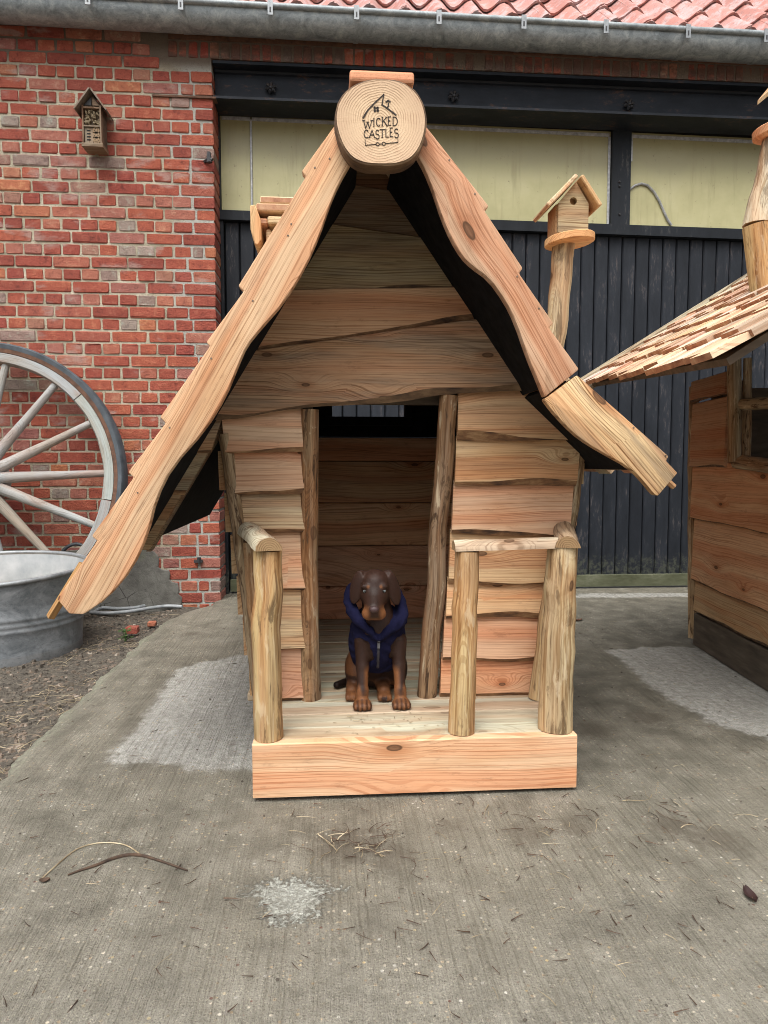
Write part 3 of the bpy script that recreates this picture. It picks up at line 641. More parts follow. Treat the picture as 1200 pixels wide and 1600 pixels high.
for u in (140, 284, 423, 557, 685, 817, 945, 1073, 1195, 1320):
    x = at(u, 40, YG - RG).x; b = MB()
    pts = [(YG + math.cos(math.pi + math.pi * k / 10) * (RG + .003), gz(x) + math.sin(math.pi + math.pi * k / 10) * (RG + .003)) for k in range(11)]
    vs = [(x + s * .013, p[0], p[1]) for p in pts for s in (-1, 1)] + [(x + s * .013, YG + (p[0] - YG) * .97, gz(x) + (p[1] - gz(x)) * .97) for p in pts for s in (-1, 1)]
    fs = [(2 * k, 2 * k + 1, 2 * k + 3, 2 * k + 2) for k in range(10)] + [(2 * k, 2 * k + 2, 22 + 2 * k + 2, 22 + 2 * k) for k in range(10)] + [(2 * k + 1, 22 + 2 * k + 1, 22 + 2 * k + 3, 2 * k + 3) for k in range(10)]
    br = b.add(vs, fs).build('bracket', 'gutter_zinc', gut, smooth=50)
    MB().box(x - .014, x + .014, YG - RG - .024, YG - RG - .020, gz(x) - .045, gz(x) + .03).build('bracket_clip', 'tub_band', br)
    MB().box(x - .004, x + .004, YG - RG - .026, YG - RG - .0235, gz(x) - .030, gz(x) - .006).build('clip_slot', 'iron', br)
x = at(1015, 60, YG).x; b = MB(); vs = [(x + s * .012, YG + math.cos(math.pi + math.pi * k / 12) * (RG + .0025), gz(x) + math.sin(math.pi + math.pi * k / 12) * (RG + .0025)) for k in range(13) for s in (-1, 1)]
b.add(vs, [(2 * k, 2 * k + 1, 2 * k + 3, 2 * k + 2) for k in range(12)]).build('seam', 'gutter_zinc', gut)
# ---- roof
SL = R(45); TW, TE = .205, .285
ro = Vector((0, YG + .02, gz(0) + .055)); uphill = Vector((0, math.cos(SL), math.sin(SL))); nrm = Vector((0, -math.sin(SL), math.cos(SL)))
b = MB(); o0 = ro - nrm * .05; p0 = o0 + uphill * 4
b.add([(-5, o0.y, o0.z), (8, o0.y, o0.z), (8, p0.y, p0.z), (-5, p0.y, p0.z), (-5, o0.y, o0.z - .03), (8, o0.y, o0.z - .03), (8, p0.y, p0.z - .03), (-5, p0.y, p0.z - .03)], [(0, 1, 2, 3), (7, 6, 5, 4), (0, 4, 5, 1), (2, 6, 7, 3), (0, 3, 7, 4), (1, 5, 6, 2)])
roof = b.build('roof', 'rust', barn)
b = MB(); n = 10; vs = []
for (s_, lift) in ((0, .026), (.34, 0)):
    for th in (0, -.014):
        for k in range(n + 1):
            t_ = k / n; x = t_ * (TW + .03); h = .030 * math.cos(2 * math.pi * (x / TW) - .9) * (1.0 if t_ < .75 else 1.15)
            vs.append((x, s_, h + lift + th))
m_ = n + 1; fs = []
for k in range(n):
    fs += [(k, k + 1, 2 * m_ + k + 1, 2 * m_ + k), (m_ + k, 3 * m_ + k, 3 * m_ + k + 1, m_ + k + 1), (k, m_ + k, m_ + k + 1, k + 1), (2 * m_ + k, 2 * m_ + k + 1, 3 * m_ + k + 1, 3 * m_ + k)]
fs += [(0, 2 * m_, 3 * m_, m_), (n, m_ + n, 3 * m_ + n, 2 * m_ + n)]
tile = b.add(vs, fs).mesh('tile', 'roof_tile', 40)
basis = Matrix((Vector((1, 0, 0)), uphill, nrm)).transposed().to_4x4()
tr = random.Random(2)
for r_ in range(7):
    for c in range(-4, 22):
        x = c * TW; p = ro + uphill * (r_ * TE + tr.uniform(-.008, .008)) + Vector((x + tr.uniform(-.004, .004), 0, gz(x) - gz(0))) + nrm * tr.uniform(0, .004)
        if proj(p)[0] < 330: continue
        link('tile', tile, roof, None, Matrix.Translation(p) @ basis @ Matrix.Rotation(tr.uniform(-.012, .012), 4, 'Z'))
b = MB()
for r_ in range(14):
    for c in range(-24, 38):
        if r_ < 7 and -4 <= c < 22 and proj(ro + uphill * (r_ * TE) + Vector((c * TW, 0, 0)))[0] >= 330: continue
        mt = Matrix.Translation(ro + uphill * (r_ * TE) + Vector((c * TW, 0, gz(c * TW) - gz(0)))) @ basis
        b.add([mt @ Vector(p) for p in vs], fs)
tag(b.build('tiles', 'roof_tile', roof, smooth=40), kind='stuff')

# ================================================================== PLAYHOUSE
DZ = .147                                     # deck height
YF = gnd(600, 1088, DZ).y                     # face of the front wall at its foot
YB = gnd(600, 966, DZ).y                      # back wall inside
YG1 = -.030                                   # bargeboards
LARCH, PINK, PALE, WEA, DARKW = (.60, .375, .205), (.60, .345, .22), (.62, .44, .26), (.36, .245, .14), (.26, .165, .10)
house = thing('playhouse', 'small crooked larch playhouse with steep roof, porch and engraved log end', 'playhouse', (0, .6, 0))
# ---- platform
lc_x, lc_z = at(594, 188, -.085).x, at(594, 188, -.085).z
ap = MB()
MB().tube([(lc_x, YF + .06, lc_z), (lc_x, YB + .06, lc_z)], .045, 12).build('ridge_beam', 'weathered', house, (.3, .2, .12), smooth=50)
apron = board('apron_board', (px(394, 1162, 0)[0], DZ - .0015), (px(902, 1150, 0)[0], DZ - .0015), (px(394, 1162, 0)[0], .010), (px(902, 1150, 0)[0], .008), 0, 0, .028, house, (.66, .425, .275), ('apron_larch', 'apron_larch'), .002, .0, .0, 8)
XL, XRR = -.405, .408
y = .0295; i = 0; dq = random.Random(4)
deck_t = MB()
deck_t.box(XL + .02, XRR - .02, .04, YB + .03, .015, DZ - .03); joist = deck_t.build('deck_frame', 'dark_wood', house)
while y < YB:
    wd = .096 if i else .070; x0, x1 = (XL, XRR) if y < YF - .02 else (-.46, .46)
    y1 = min(y + wd - .003, YB + .02); hz = DZ + dq.uniform(-.0015, .0015)
    b = MB(); b.box(x0, x1, y, y1, hz - .024, hz)
    me = b.mesh('deck_board', 'deck'); bevel_mesh(me, .003, 1); link('deck_board', me, house, jit((.50, .465, .38) if y < YF + .35 else (.46, .41, .32), .06)); y += wd; i += 1
# sawdust and straw on the deck
sr_ = random.Random(9); b = MB()
for i in range(46):
    c = gnd(sr_.choice((555, 560, 620, 650)) + sr_.gauss(0, 32), 1128 + sr_.gauss(0, 12), DZ)
    if not .035 < c.y < YF - .03 or abs(c.x) > .38: continue
    a_ = sr_.uniform(0, 3.14); l_ = sr_.uniform(.004, .018); d_ = Vector((math.cos(a_) * l_, math.sin(a_) * l_, 0)); c.z = DZ + .0028
    b.tube([c, c + d_], [.0011, .0006], 3, cap=False)
tag(b.build('wood_shavings', 'straw'), 'thin pale wood shavings scattered on the porch deck', 'shavings', kind='stuff')
# ---- front wall
wallf = MB().box(-.30, -.26, YF + .045, YF + .075, DZ + .002, 1.0).box(.19, .23, YF + .045, YF + .075, DZ + .002, 1.0).box(-.3, .3, YF + .045, YF + .075, 1.0, 1.05).build('wall_frame', 'dark_wood', house)
def fb(tl, tr, bl, br, c, y0=0.0, tilt=.024, mats=('larch', 'wane'), wane=.016, ab=.005, lap=.012, N=14):
    TL, TR, BL, BR = px(*tl, YF), px(*tr, YF), px(*bl, YF), px(*br, YF)
    TL = (TL[0], TL[1] + lap); TR = (TR[0], TR[1] + lap)
    return board('plank', TL, TR, BL, BR, YF + y0, YF + y0 - tilt, .022, wallf, c, mats, wane, .001, ab, N)
# left of the door
lx_ = lambda v: lerp(350, 410, (v - 680) / 410)
rx_ = lambda v: lerp(473, 482, (v - 645) / 445)
vb = [(640, 636), (709, 706), (773, 770), (834, 832), (922, 920), (1013, 1011), (1091, 1089)]
cl = [(.62, .42, .27), (.62, .41, .255), (.45, .34, .23), (.62, .40, .275), (.57, .41, .28), (.64, .42, .28)]
for k in range(6):
    a0, a1 = vb[k]; b0, b1 = vb[k + 1]
    fb((lx_(a0), a0), (rx_(a1), a1), (lx_(b0), b0), (rx_(b1), b1), jit(cl[k], .10), mats=('weathered' if k in (2, 4) else 'larch', 'wane'), wane=.018 if k < 3 else .006, ab=.004 if k < 3 else .001)
# right of the door
ld = lambda v: lerp(716, 684, (v - 622) / 463)
rows_r = [((716, 618), (840, 604), (908, 690), (713, 688)), (None, None, (897, 757), (709, 757)), (None, None, (886, 838), (704, 834)), (None, None, (876, 910), (699, 908)), (None, None, (866, 965), (695, 963)), (None, None, (855, 1030), (690, 1028)), (None, None, (846, 1087), (686, 1086))]
prev = rows_r[0]
for k, rw in enumerate(rows_r):
    tl, tr_ = (rw[0], rw[1]) if rw[0] else (prev[3], prev[2])
    fb(tl, tr_, rw[3], rw[2], jit([(.62, .405, .25), (.64, .42, .26), (.65, .435, .275), (.56, .355, .22), (.61, .385, .24), (.65, .40, .25), (.66, .395, .25)][k], .10), wane=.021, ab=.006)
    prev = rw
# big gable boards, crooked
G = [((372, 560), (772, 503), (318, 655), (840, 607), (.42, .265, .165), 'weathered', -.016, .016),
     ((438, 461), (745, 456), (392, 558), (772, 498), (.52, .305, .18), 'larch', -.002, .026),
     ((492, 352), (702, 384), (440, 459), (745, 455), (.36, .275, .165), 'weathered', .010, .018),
     ((525, 288), (655, 308), (488, 356), (704, 388), (.24, .155, .095), 'weathered', .022, .014),  # top two boards tinted darker: roof shade in the colour, over dark dirty wood
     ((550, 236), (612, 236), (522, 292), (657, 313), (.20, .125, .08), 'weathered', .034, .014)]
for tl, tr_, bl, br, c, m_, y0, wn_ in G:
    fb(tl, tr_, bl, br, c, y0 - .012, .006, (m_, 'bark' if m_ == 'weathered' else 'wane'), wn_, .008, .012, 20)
# sheathing behind the gable boards
q = [px(u, v, YF + .05) for u, v in ((330, 640), (560, 225), (610, 225), (842, 612), (842, 640))]
# left wing below the eaves
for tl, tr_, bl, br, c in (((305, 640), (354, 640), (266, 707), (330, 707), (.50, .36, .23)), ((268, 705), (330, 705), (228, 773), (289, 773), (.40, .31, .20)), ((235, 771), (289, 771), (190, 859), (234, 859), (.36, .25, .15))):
    fb(tl, tr_, bl, br, c, -.002, .010, ('weathered', 'wane'), .012, .002, .012, 8)
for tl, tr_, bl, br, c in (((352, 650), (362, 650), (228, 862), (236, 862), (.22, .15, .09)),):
    TL, TR, BL, BR = (px(*p_, YF + .02) for p_ in (tl, tr_, bl, br)); board('wing_trim', TL, TR, BL, BR, YF + .02, YF + .02, .03, house, c, ('weathered', 'wane'), .002, 0, 0, 2)
# ---- door posts, corner posts
def logp(name, pts, rad, parent, color, mats=('log_wood', 'end_grain'), n=16, wob=.09, steps=16, flat=1.0, bend=.0045):
    pts = [Vector(p) for p in pts]; path = []; rr = []; sd_ = rnd.random() * 30
    for i in range(steps + 1):
        t_ = i / steps * (len(pts) - 1); k = min(int(t_), len(pts) - 2); f = t_ - k; p = pts[k].lerp(pts[k + 1], f)
        e = bend * math.sin(math.pi * i / steps)
        path.append(p + Vector((nz(i * .3 + sd_, 1) * e * 2, nz(i * .3 + sd_, 9) * e, 0))); rr.append(lerp(rad[k], rad[k + 1], f) if len(rad) == len(pts) else lerp(rad[0], rad[-1], i / steps))
    ln_ = sum((b_ - a_).length for a_, b_ in zip(path[:-1], path[1:]))
    bumps = [(rnd.uniform(.08, .95) * ln_, rnd.uniform(0, 6.28), rnd.uniform(.04, .13)) for _ in range(max(2, int(ln_ / .10)))]
    return MB().tube(path, rr, n, 0, True, 1, wob, sd_, flat, bumps).build(name, list(mats), parent, color, smooth=50)
mpp = (YF + 1.69) / FPX
def P3(u, v, Y): return at(u, v, Y)
YP1 = YF + .0
logp('door_post', [P3(486, 1096, YP1), P3(483, 900, YP1), P3(484, 640, YP1)], [.030, .0255, .025], house, (.36, .25, .15), ('bark_post', 'end_grain'))
logp('door_post', [P3(667, 1090, YP1), P3(684, 850, YP1), P3(701, 618, YP1)], [.029, .0265, .0265], house, (.27, .165, .095), ('bark_post', 'end_grain'))
logp('corner_post', [P3(404, 1085, YF - .005), P3(383, 880, YF - .005), P3(350, 678, YF - .005)], [.019, .023, .017], house, (.34, .25, .155), ('bark_post', 'end_grain'), 8)
logp('corner_post', [P3(850, 1086, YF + .02), P3(884, 850, YF + .02), P3(908, 690, YF + .02)], [.02, .023, .018], house, (.33, .25, .155), ('bark_post', 'end_grain'), 8)
# ---- porch posts and rails
YPO = .030
def foot(u, v): p = gnd(u, v, DZ + .001); return p
f1 = foot(418, 1152); f1.y = YPO + .01
zt = lambda u, v, y: at(u, v, y).z
fl = Vector((at(419, 1150, .03).x, .040, DZ)); logp('porch_post', [fl, Vector((at(417, 1000, .04).x, .04, .42)), Vector((at(418, 862, .04).x, .043, zt(418, 860, .04)))], [.0355, .0355, .034], house, (.50, .355, .185))
fr_ = Vector((at(868, 1140, .045).x, .047, DZ)); logp('porch_post', [fr_, Vector((at(872, 1000, .047).x, .047, .42)), Vector((at(879, 858, .047).x, .047, zt(879, 853, .047)))], [.045, .041, .038], house, (.50, .385, .235))
fi = Vector((at(720, 1145, .045).x, .04, DZ)); logp('porch_post', [fi, Vector((at(725, 1000, .045).x, .04, .42)), Vector((at(729, 858, .045).x, .04, zt(729, 861, .045)))], [.0325, .032, .0305], house, (.50, .37, .205))
fk = Vector((at(843, 1096, YF - .05).x, YF - .052, DZ)); logp('porch_post', [fk, Vector((at(862, 970, YF - .05).x, YF - .052, .42)), Vector((at(872, 845, YF - .05).x, YF - .052, zt(872, 842, YF - .05)))], [.034, .031, .029], house, (.44, .32, .185))
fq = Vector((at(418, 1096, YF - .05).x, YF - .052, DZ)); logp('porch_post', [fq, Vector((at(404, 960, YF - .05).x, YF - .052, .42)), Vector((at(396, 850, YF - .05).x, YF - .052, zt(396, 846, YF - .05)))], [.034, .031, .029], house, (.40, .28, .16))
def halflog(name, a, b_, r_, parent, color):
    """half-round rail, flat side down"""
    a, b_ = Vector(a), Vector(b_); d = (b_ - a).normalized(); e = d.cross(Vector((0, 0, 1))).normalized(); up = e.cross(d).normalized(); vs = []; g = []; n = 9; S = 6; sd_ = rnd.random() * 20
    for i in range(S + 1):
        p = a.lerp(b_, i / S)
        for k in range(n):
            an = math.pi * k / (n - 1); q_ = r_ * (1 + .12 * nz(k * .5 + sd_, i * .6)); vs.append(p + e * (math.cos(an) * q_) + up * (math.sin(an) * q_ * .95)); g.append((i / S * (b_ - a).length, math.cos(an) * q_, math.sin(an) * q_))
    fs = []; mi = []
    for i in range(S):
        for k in range(n): A = i * n + k; B = i * n + (k + 1) % n; fs.append((A, B, B + n, A + n)); mi.append(0)
    fs += [tuple(range(n)), tuple(range(S * n + n - 1, S * n - 1, -1))]; mi += [1, 1]
    return MB().add(vs, fs, mi, g).build(name, ['weathered', 'end_grain'], parent, color, smooth=45)
zr = zt(418, 858, .04)
halflog('handrail', (at(420, 856, -.0).x, .002, zr), (at(391, 838, YF).x, YF - .02, zr + .014), .033, house, (.50, .44, .34))
zr2 = zt(885, 853, .045)
halflog('handrail', (at(888, 853, .0).x, .004, zr2), (at(877, 832, YF).x, YF - .025, zr2 + .012), .0305, house, (.42, .355, .26))
halflog('handrail', (at(709, 860, .04).x, .042, zt(709, 860, .04)), (at(872, 856, .04).x, .042, zt(872, 855, .04)), .027, house, (.60, .54, .43))
# ---- side walls, back wall
def wx(side, v): return at(lx_(v) if side < 0 else lerp(908, 846, (v - 690) / 397), v, YF).x
sw = {}
for side in (-1, 1):
    z0_, z1_ = DZ + .002, at(600, 690 if side > 0 else 700, YF).z; xb, xt = wx(side, 1087), wx(side, 690); n = 6
    panel = MB(); vs = [(xb, YF + .06, z0_), (xt, YF + .06, z1_), (xb, YB, z0_), (xt, YB, z1_)]; dx = side * .006
    panel.add(vs + [(p[0] + dx, p[1], p[2]) for p in vs], [(0, 1, 3, 2), (4, 6, 7, 5), (0, 2, 6, 4), (1, 5, 7, 3), (0, 4, 5, 1), (2, 3, 7, 6)]); sp = panel.build('side_wall', 'larch', house, (.60, .38, .23))
    for k in range(n):
        f0, f1_ = k / n, (k + 1) / n - .012; b = MB()
        for sgn in (1,):
            o_ = side * .008; xa, xb2 = lerp(xb, xt, f0), lerp(xb, xt, f1_); za, zb2 = lerp(z0_, z1_, f0), lerp(z0_, z1_, f1_)
            vs = [(xa + o_ + side * .012, YF + .03, za), (xb2 + o_, YF + .03, zb2), (xa + o_ + side * .03, YF + .03, za), (xb2 + o_ + side * .018, YF + .03, zb2)]
            vs += [(p[0], YB + .04, p[2]) for p in vs]; b.add(vs, [(0, 2, 3, 1), (4, 5, 7, 6), (0, 1, 5, 4), (2, 6, 7, 3), (0, 4, 6, 2), (1, 3, 7, 5)], 0, [(p[1], p[2], p[0]) for p in vs])
        b.build('plank', 'larch', sp, jit((.5, .33, .19), .1))
bz = [.0 + DZ] + [at(600, v, YB).z for v in (915, 852, 785, 720, 683)]
backw = MB().box(-.47, .47, YB + .024, YB + .05, DZ, bz[-1]).build('back_wall', 'felt', house)
for k in range(5):
    board('plank', (-.48, bz[k + 1] - .003), (.48, bz[k + 1] - .003), (-.48, bz[k]), (.48, bz[k]), YB, YB, .02, backw, jit((.66, .39, .245), .12), ('larch', 'larch'), .003, 0, .001, 6)
# upper back gable in felt with a window opening
wz0, wz1 = at(600, 651, YB).z, at(600, 575, YB).z; wx0, wx1 = at(519, 650, YB).x, at(632, 650, YB).x; zt_ = bz[-1]
gb = MB()
def rl(z): return None
gb.box(-.50, .55, YB + .004, YB + .03, zt_ + .001, wz0); gb.box(-.47, wx0, YB + .004, YB + .03, wz0, wz1); gb.box(wx1, .42, YB + .004, YB + .03, wz0, wz1)
gb.add([(-.30, YB + .004, wz1), (.27, YB + .004, wz1), (-.03, YB + .004, 1.56), (-.16, YB + .004, 1.56), (-.30, YB + .03, wz1), (.27, YB + .03, wz1), (-.03, YB + .03, 1.56), (-.16, YB + .03, 1.56)], [(0, 1, 2, 3), (7, 6, 5, 4), (0, 4, 5, 1), (1, 5, 6, 2), (2, 6, 7, 3), (3, 7, 4, 0)])
gab = gb.build('back_gable', 'felt', house)
b = MB(); b.box(wx0 - .03, wx1 + .03, YB - .03, YB + .003, wz0 - .04, wz0 - .004); b.box(wx0 - .03, wx0, YB - .03, YB + .003, wz0 - .003, wz1); b.box(wx1, wx1 + .03, YB - .03, YB + .003, wz0 - .003, wz1); b.build('window_frame', 'felt', gab)
# ---- roof sheets
UL = [px(u, v, YG1) for u, v in ((536, 176), (88, 935))]
UR = [px(u, v, YG1) for u, v in ((652, 178), (905, 578), (1059, 738))]
def offs(a, b_, d):
    dx, dz = b_[0] - a[0], b_[1] - a[1]; l = math.hypot(dx, dz); nx_, nz_ = -dz / l, dx / l
    if nz_ > 0: nx_, nz_ = -nx_, -nz_
    return (a[0] + nx_ * d, a[1] + nz_ * d), (b_[0] + nx_ * d, b_[1] + nz_ * d)
RY0, RY1 = .004, YB + .06
def sheet(name, a, b_, d0, d1, y0, y1, mat, parent):
    p, q_ = offs(a, b_, d0); r_, s_ = offs(a, b_, d1); vs = [(k[0], y, k[1]) for y in (y0, y1) for k in (p, q_, s_, r_)]
    return MB().add(vs, [(0, 1, 2, 3), (7, 6, 5, 4), (0, 4, 5, 1), (1, 5, 6, 2), (2, 6, 7, 3), (3, 7, 4, 0)]).build(name, mat, parent)
shr = random.Random(21)
sh_meshes = []
for wd in (.078, .096, .115):
    b = MB(); b.box(0, .22, -wd / 2 + .001, wd / 2 - .0015, 0, .016, 0, None, 0); b.mi[-6:] = [1, 1, 0, 0, 0, 0]   # x-faces are the sawn ends
    sh_meshes.append((wd, b.mesh('shingle', ['shingle_top', 'shingle_end'])))
def shingles(a, b_, y0, y1, expo, parent, tints, start=.0, yv=None, lift=.020, org=None):
    """courses of shingles from the lower edge b_ up to a (x-z points), along y"""
    a = Vector((a[0], 0, a[1])); b_ = Vector((b_[0], 0, b_[1])); L = (a - b_).length; up = (a - b_).normalized(); nn = Vector((-up.z, 0, up.x))
    if nn.z < 0: nn = -nn
    s = start; cnt = 0
    while s < L - .06:
        y = y0 + shr.uniform(-.03, .0)
        while y < y1:
            wd, me = shr.choice(sh_meshes); e = s + shr.uniform(-.014, .014)
            tilt = math.atan2(lift, expo) * .55
            X = (up * math.cos(tilt) - nn * math.sin(tilt)).normalized(); Z = up * math.sin(tilt) + nn * math.cos(tilt); Y = Z.cross(X)
            mt = Matrix((X, Y, Z)).transposed().to_4x4(); mt.translation = b_ + up * e + nn * (.010 + lift * .7) + Vector((0, y + wd / 2, 0))
            link('shingle', me, parent, jit(shr.choice(tints), .1), mt); y += wd + shr.uniform(.001, .004); cnt += 1
        s += expo
    return cnt
tints1 = [(.60, .42, .29), (.58, .36, .25), (.55, .46, .36), (.62, .48, .33)]
ULs = (lerp(UL[0][0], UL[1][0], .90), lerp(UL[0][1], UL[1][1], .90))
roofL = sheet('roof_sheet', UL[0], ULs, .030, .048, RY0, RY1, 'felt', house)
roofR = sheet('roof_sheet', UR[0], UR[1], .030, .048, RY0, RY1, 'felt', house)
URs = (lerp(UR[1][0], UR[2][0], .84), lerp(UR[1][1], UR[2][1], .84))
roofF = sheet('roof_sheet', UR[1], URs, .030, .048, RY0, RY1, 'felt', house)
def lower(a, b_, d): return offs(a, b_, d)
a_, b2 = offs(*UL, .042); shingles(a_, b2, RY0 + .03, RY1, .205, roofL, tints1, .13, None, .016)
a_, b2 = offs(UR[0], UR[1], .042); shingles(a_, b2, RY0 + .03, RY1, .19, roofR, tints1, .02, None, .016)
a_, b2 = offs(UR[1], UR[2], .042); shingles(a_, b2, RY0 + .03, RY1, .17, roofF, tints1, .02, None, .016)
# batten stubs at the eaves
b = MB(); p0, p1 = at(95, 935, .01), at(76, 966, .01); b.tube([p0 + Vector((.05, .01, .08)), p1 + Vector((0, .01, 0))], [.013, .013], 4, flat=.8); b.build('batten', 'larch', house, (.40, .27, .12))
b = MB(); p0, p1 = at(1035, 745, .02), at(1053, 761, .02); b.tube([p0, p1], [.008, .008], 6); b.build('batten', 'larch', house, (.40, .24, .13))
# ---- bargeboards (stepped upper edge, wavy lower edge)
def smooth_pts(pts, it=2):
    for _ in range(it):
        o = [pts[0]]
        for a, b_ in zip(pts[:-1], pts[1:]): o += [(a[0] * .75 + b_[0] * .25, a[1] * .75 + b_[1] * .25), (a[0] * .25 + b_[0] * .75, a[1] * .25 + b_[1] * .75)]
        pts = o + [pts[-1]]
    return pts
upL = [(526, 192), (471, 268), (478, 276), (372, 447), (381, 455), (322, 535), (328, 541), (250, 652), (259, 661), (200, 738), (209, 746), (143, 838), (152, 845), (89, 936)]
loL = smooth_pts([(130, 960), (165, 937), (205, 890), (230, 835), (243, 780), (268, 730), (320, 672), (352, 620), (372, 570), (385, 540), (407, 513), (445, 470), (478, 415), (500, 365), (515, 320), (530, 285), (550, 250), (570, 215)], 1)
P = [px(u, v, YG1) for u, v in upL + [(108, 959)] + loL]
prism('bargeboard', P, YG1 - .002, YG1 + .026, 'larch', house, (.68, .45, .29), (-.5, -.85), .004)
upR = [(660, 190), (764, 322), (757, 329), (817, 419), (811, 427), (865, 505), (858, 512), (905, 577)]
loR = smooth_pts([(851, 621), (838, 588), (826, 560), (806, 502), (790, 470), (765, 435), (737, 415), (722, 400), (705, 372), (690, 337), (677, 297), (664, 265), (650, 240), (625, 200)], 1)
P = [px(u, v, YG1) for u, v in upR + loR]
prism('bargeboard', P, YG1 - .002, YG1 + .026, 'larch', house, (.60, .375, .255), (.5, -.85), .004)
upF = [(902, 586), (1045, 713), (1041, 720), (1059, 739)]
loF = smooth_pts([(1028, 775), (1021, 772), (1008, 755), (985, 731), (941, 707), (907, 686), (885, 666), (863, 642), (850, 624)], 1)
P = [px(u, v, YG1) for u, v in upF + loF]
prism('bargeboard', P, YG1 - .001, YG1 + .025, 'weathered', house, (.60, .42, .245), (.68, -.72), .004)
# nails in the bargeboards
for (u, v) in ((492, 262), (515, 248), (455, 350), (450, 368), (395, 470), (330, 560), (265, 668), (215, 770), (742, 303), (702, 250), (842, 482), (808, 432), (1040, 712), (990, 668)):
    c = at(u, v, YG1 - .002); MB().tube([c + Vector((0, .003, 0)), c + Vector((0, -.0012, 0))], .0022, 6).build('nail', 'nail', house)
# ---- ridge log with the engraved emblem
YL = -.085; outl = [(595, 122), (625, 126), (648, 140), (661, 160), (667, 185), (664, 212), (654, 236), (640, 250), (620, 257), (596, 258), (570, 256), (551, 248), (537, 232), (527, 208), (523, 184), (528, 160), (540, 142), (556, 131), (575, 124)]
lc = at(594, 188, YL); ring = []
pl = [Vector(at(u, v, YL)) for u, v in outl]; N_ = len(pl); fine = []
for i in range(N_):
    p0, p1, p2, p3 = pl[i - 1], pl[i], pl[(i + 1) % N_], pl[(i + 2) % N_]
    for k in range(3):
        t_ = k / 3; fine.append(.5 * ((2 * p1) + (p2 - p0) * t_ + (2 * p0 - 5 * p1 + 4 * p2 - p3) * t_ * t_ + (3 * p1 - p0 - 3 * p2 + p3) * t_ ** 3))
n = len(fine); vs = []; g = []; secs = [(YL, .958), (YL + .0015, .966), (YL + .003, 1.0), (YL + .02, 1.012), (YL + .045, 1.005), (YL + .052, .99)]
for j, (y, s_) in enumerate(secs):
    for i, p in enumerate(fine):
        k_ = s_ * (1 + (.012 * nz(i * .9, j * 3.1) if 1 < j else 0)); vs.append((lc.x + (p.x - lc.x) * k_, y, lc.z + (p.z - lc.z) * k_)); g.append((y, (p.x - lc.x) * s_, (p.z - lc.z) * s_))
fs = [tuple(range(n))]; mi = [1]
for j in range(len(secs) - 1):
    for i in range(n): a = j * n + i; b_ = j * n + (i + 1) % n; fs.append((a, b_, b_ + n, a + n)); mi.append(0)
fs.append(tuple(range(len(secs) * n - 1, (len(secs) - 1) * n - 1, -1))); mi.append(1)
log = MB().add(vs, fs, mi, g).build('ridge_log', ['bark', 'end_grain'], house, (1, 1, 1), smooth=35)
c0, c1 = at(546, 136, YL + .03), at(646, 120, YL + .03)
for k in range(6):
    b = MB(); y0 = YL + .012 + k * .19; b.box(c0.x, c1.x, y0, y0 + .2, c0.z + .004 + (k % 2) * .019, c1.z + .002 + (k % 2) * .019, 0, None, 1); me = b.mesh('ridge_cap', ['apron_larch']); bevel_mesh(me, .006, 2); link('ridge_cap', me, house, jit((.62, .32, .19), .08))
def ez(zx, zy): return at(500 + zx / 6, 100 + zy / 6, YL)
def stroke(b, pts, w0, w1=None, dy=.0012):
    w1 = w0 if w1 is None else w1; n = len(pts)
    L = []
    for i, p in enumerate(pts):
        a = pts[max(i - 1, 0)]; c = pts[min(i + 1, n - 1)]; dx, dy_ = c[0] - a[0], c[1] - a[1]; l = math.hypot(dx, dy_) or 1; w_ = lerp(w0, w1, i / max(n - 1, 1)) / 2
        L.append(((p[0] - dy_ / l * w_, p[1] + dx / l * w_), (p[0] + dy_ / l * w_, p[1] - dx / l * w_)))
    vs = []
    for (a, c) in L:
        A, C = ez(*a), ez(*c); vs += [A + Vector((0, -dy, 0)), C + Vector((0, -dy, 0)), A + Vector((0, .002, 0)), C + Vector((0, .002, 0))]
    fs = []
    for i in range(n - 1):
        k = i * 4; fs += [(k, k + 1, k + 5, k + 4), (k, k + 4, k + 6, k + 2), (k + 1, k + 3, k + 7, k + 5)]
    fs += [(0, 2, 3, 1), (4 * n - 4, 4 * n - 3, 4 * n - 1, 4 * n - 2)]; b.add(vs, fs)
def arc(cx, cy, rx, ry, a0, a1, n=10): return [(cx + rx * math.cos(R(lerp(a0, a1, i / n))), cy - ry * math.sin(R(lerp(a0, a1, i / n)))) for i in range(n + 1)]
LET = {'W': [[(0, 1), (.27, 0)], [(.27, 0), (.5, .8)], [(.5, .8), (.72, 0)], [(.72, 0), (1, 1)]], 'I': [[(.5, 1), (.5, 0)]], 'K': [[(.12, 1), (.12, 0)], [(.9, 1), (.14, .45)], [(.36, .58), (1, 0)]],
       'E': [[(.15, 1), (.15, 0)], [(.15, .98), (.9, .98)], [(.15, .52), (.7, .52)], [(.15, .03), (.95, .03)]], 'A': [[(0, 0), (.5, 1)], [(.5, 1), (1, 0)], [(.2, .36), (.8, .36)]],
       'T': [[(.5, 1), (.5, 0)], [(0, .96), (1, .96)]], 'L': [[(.15, 1), (.15, 0)], [(.15, .04), (.95, .04)]]}
SER = {'W': [(0, 1), (1, 1), (.5, .8)], 'I': [(.5, 1), (.5, 0)], 'K': [(.12, 1), (.12, 0), (.9, 1), (1, 0)], 'E': [], 'A': [(0, 0), (1, 0)], 'T': [(.5, 0)], 'L': [(.15, 1)]}
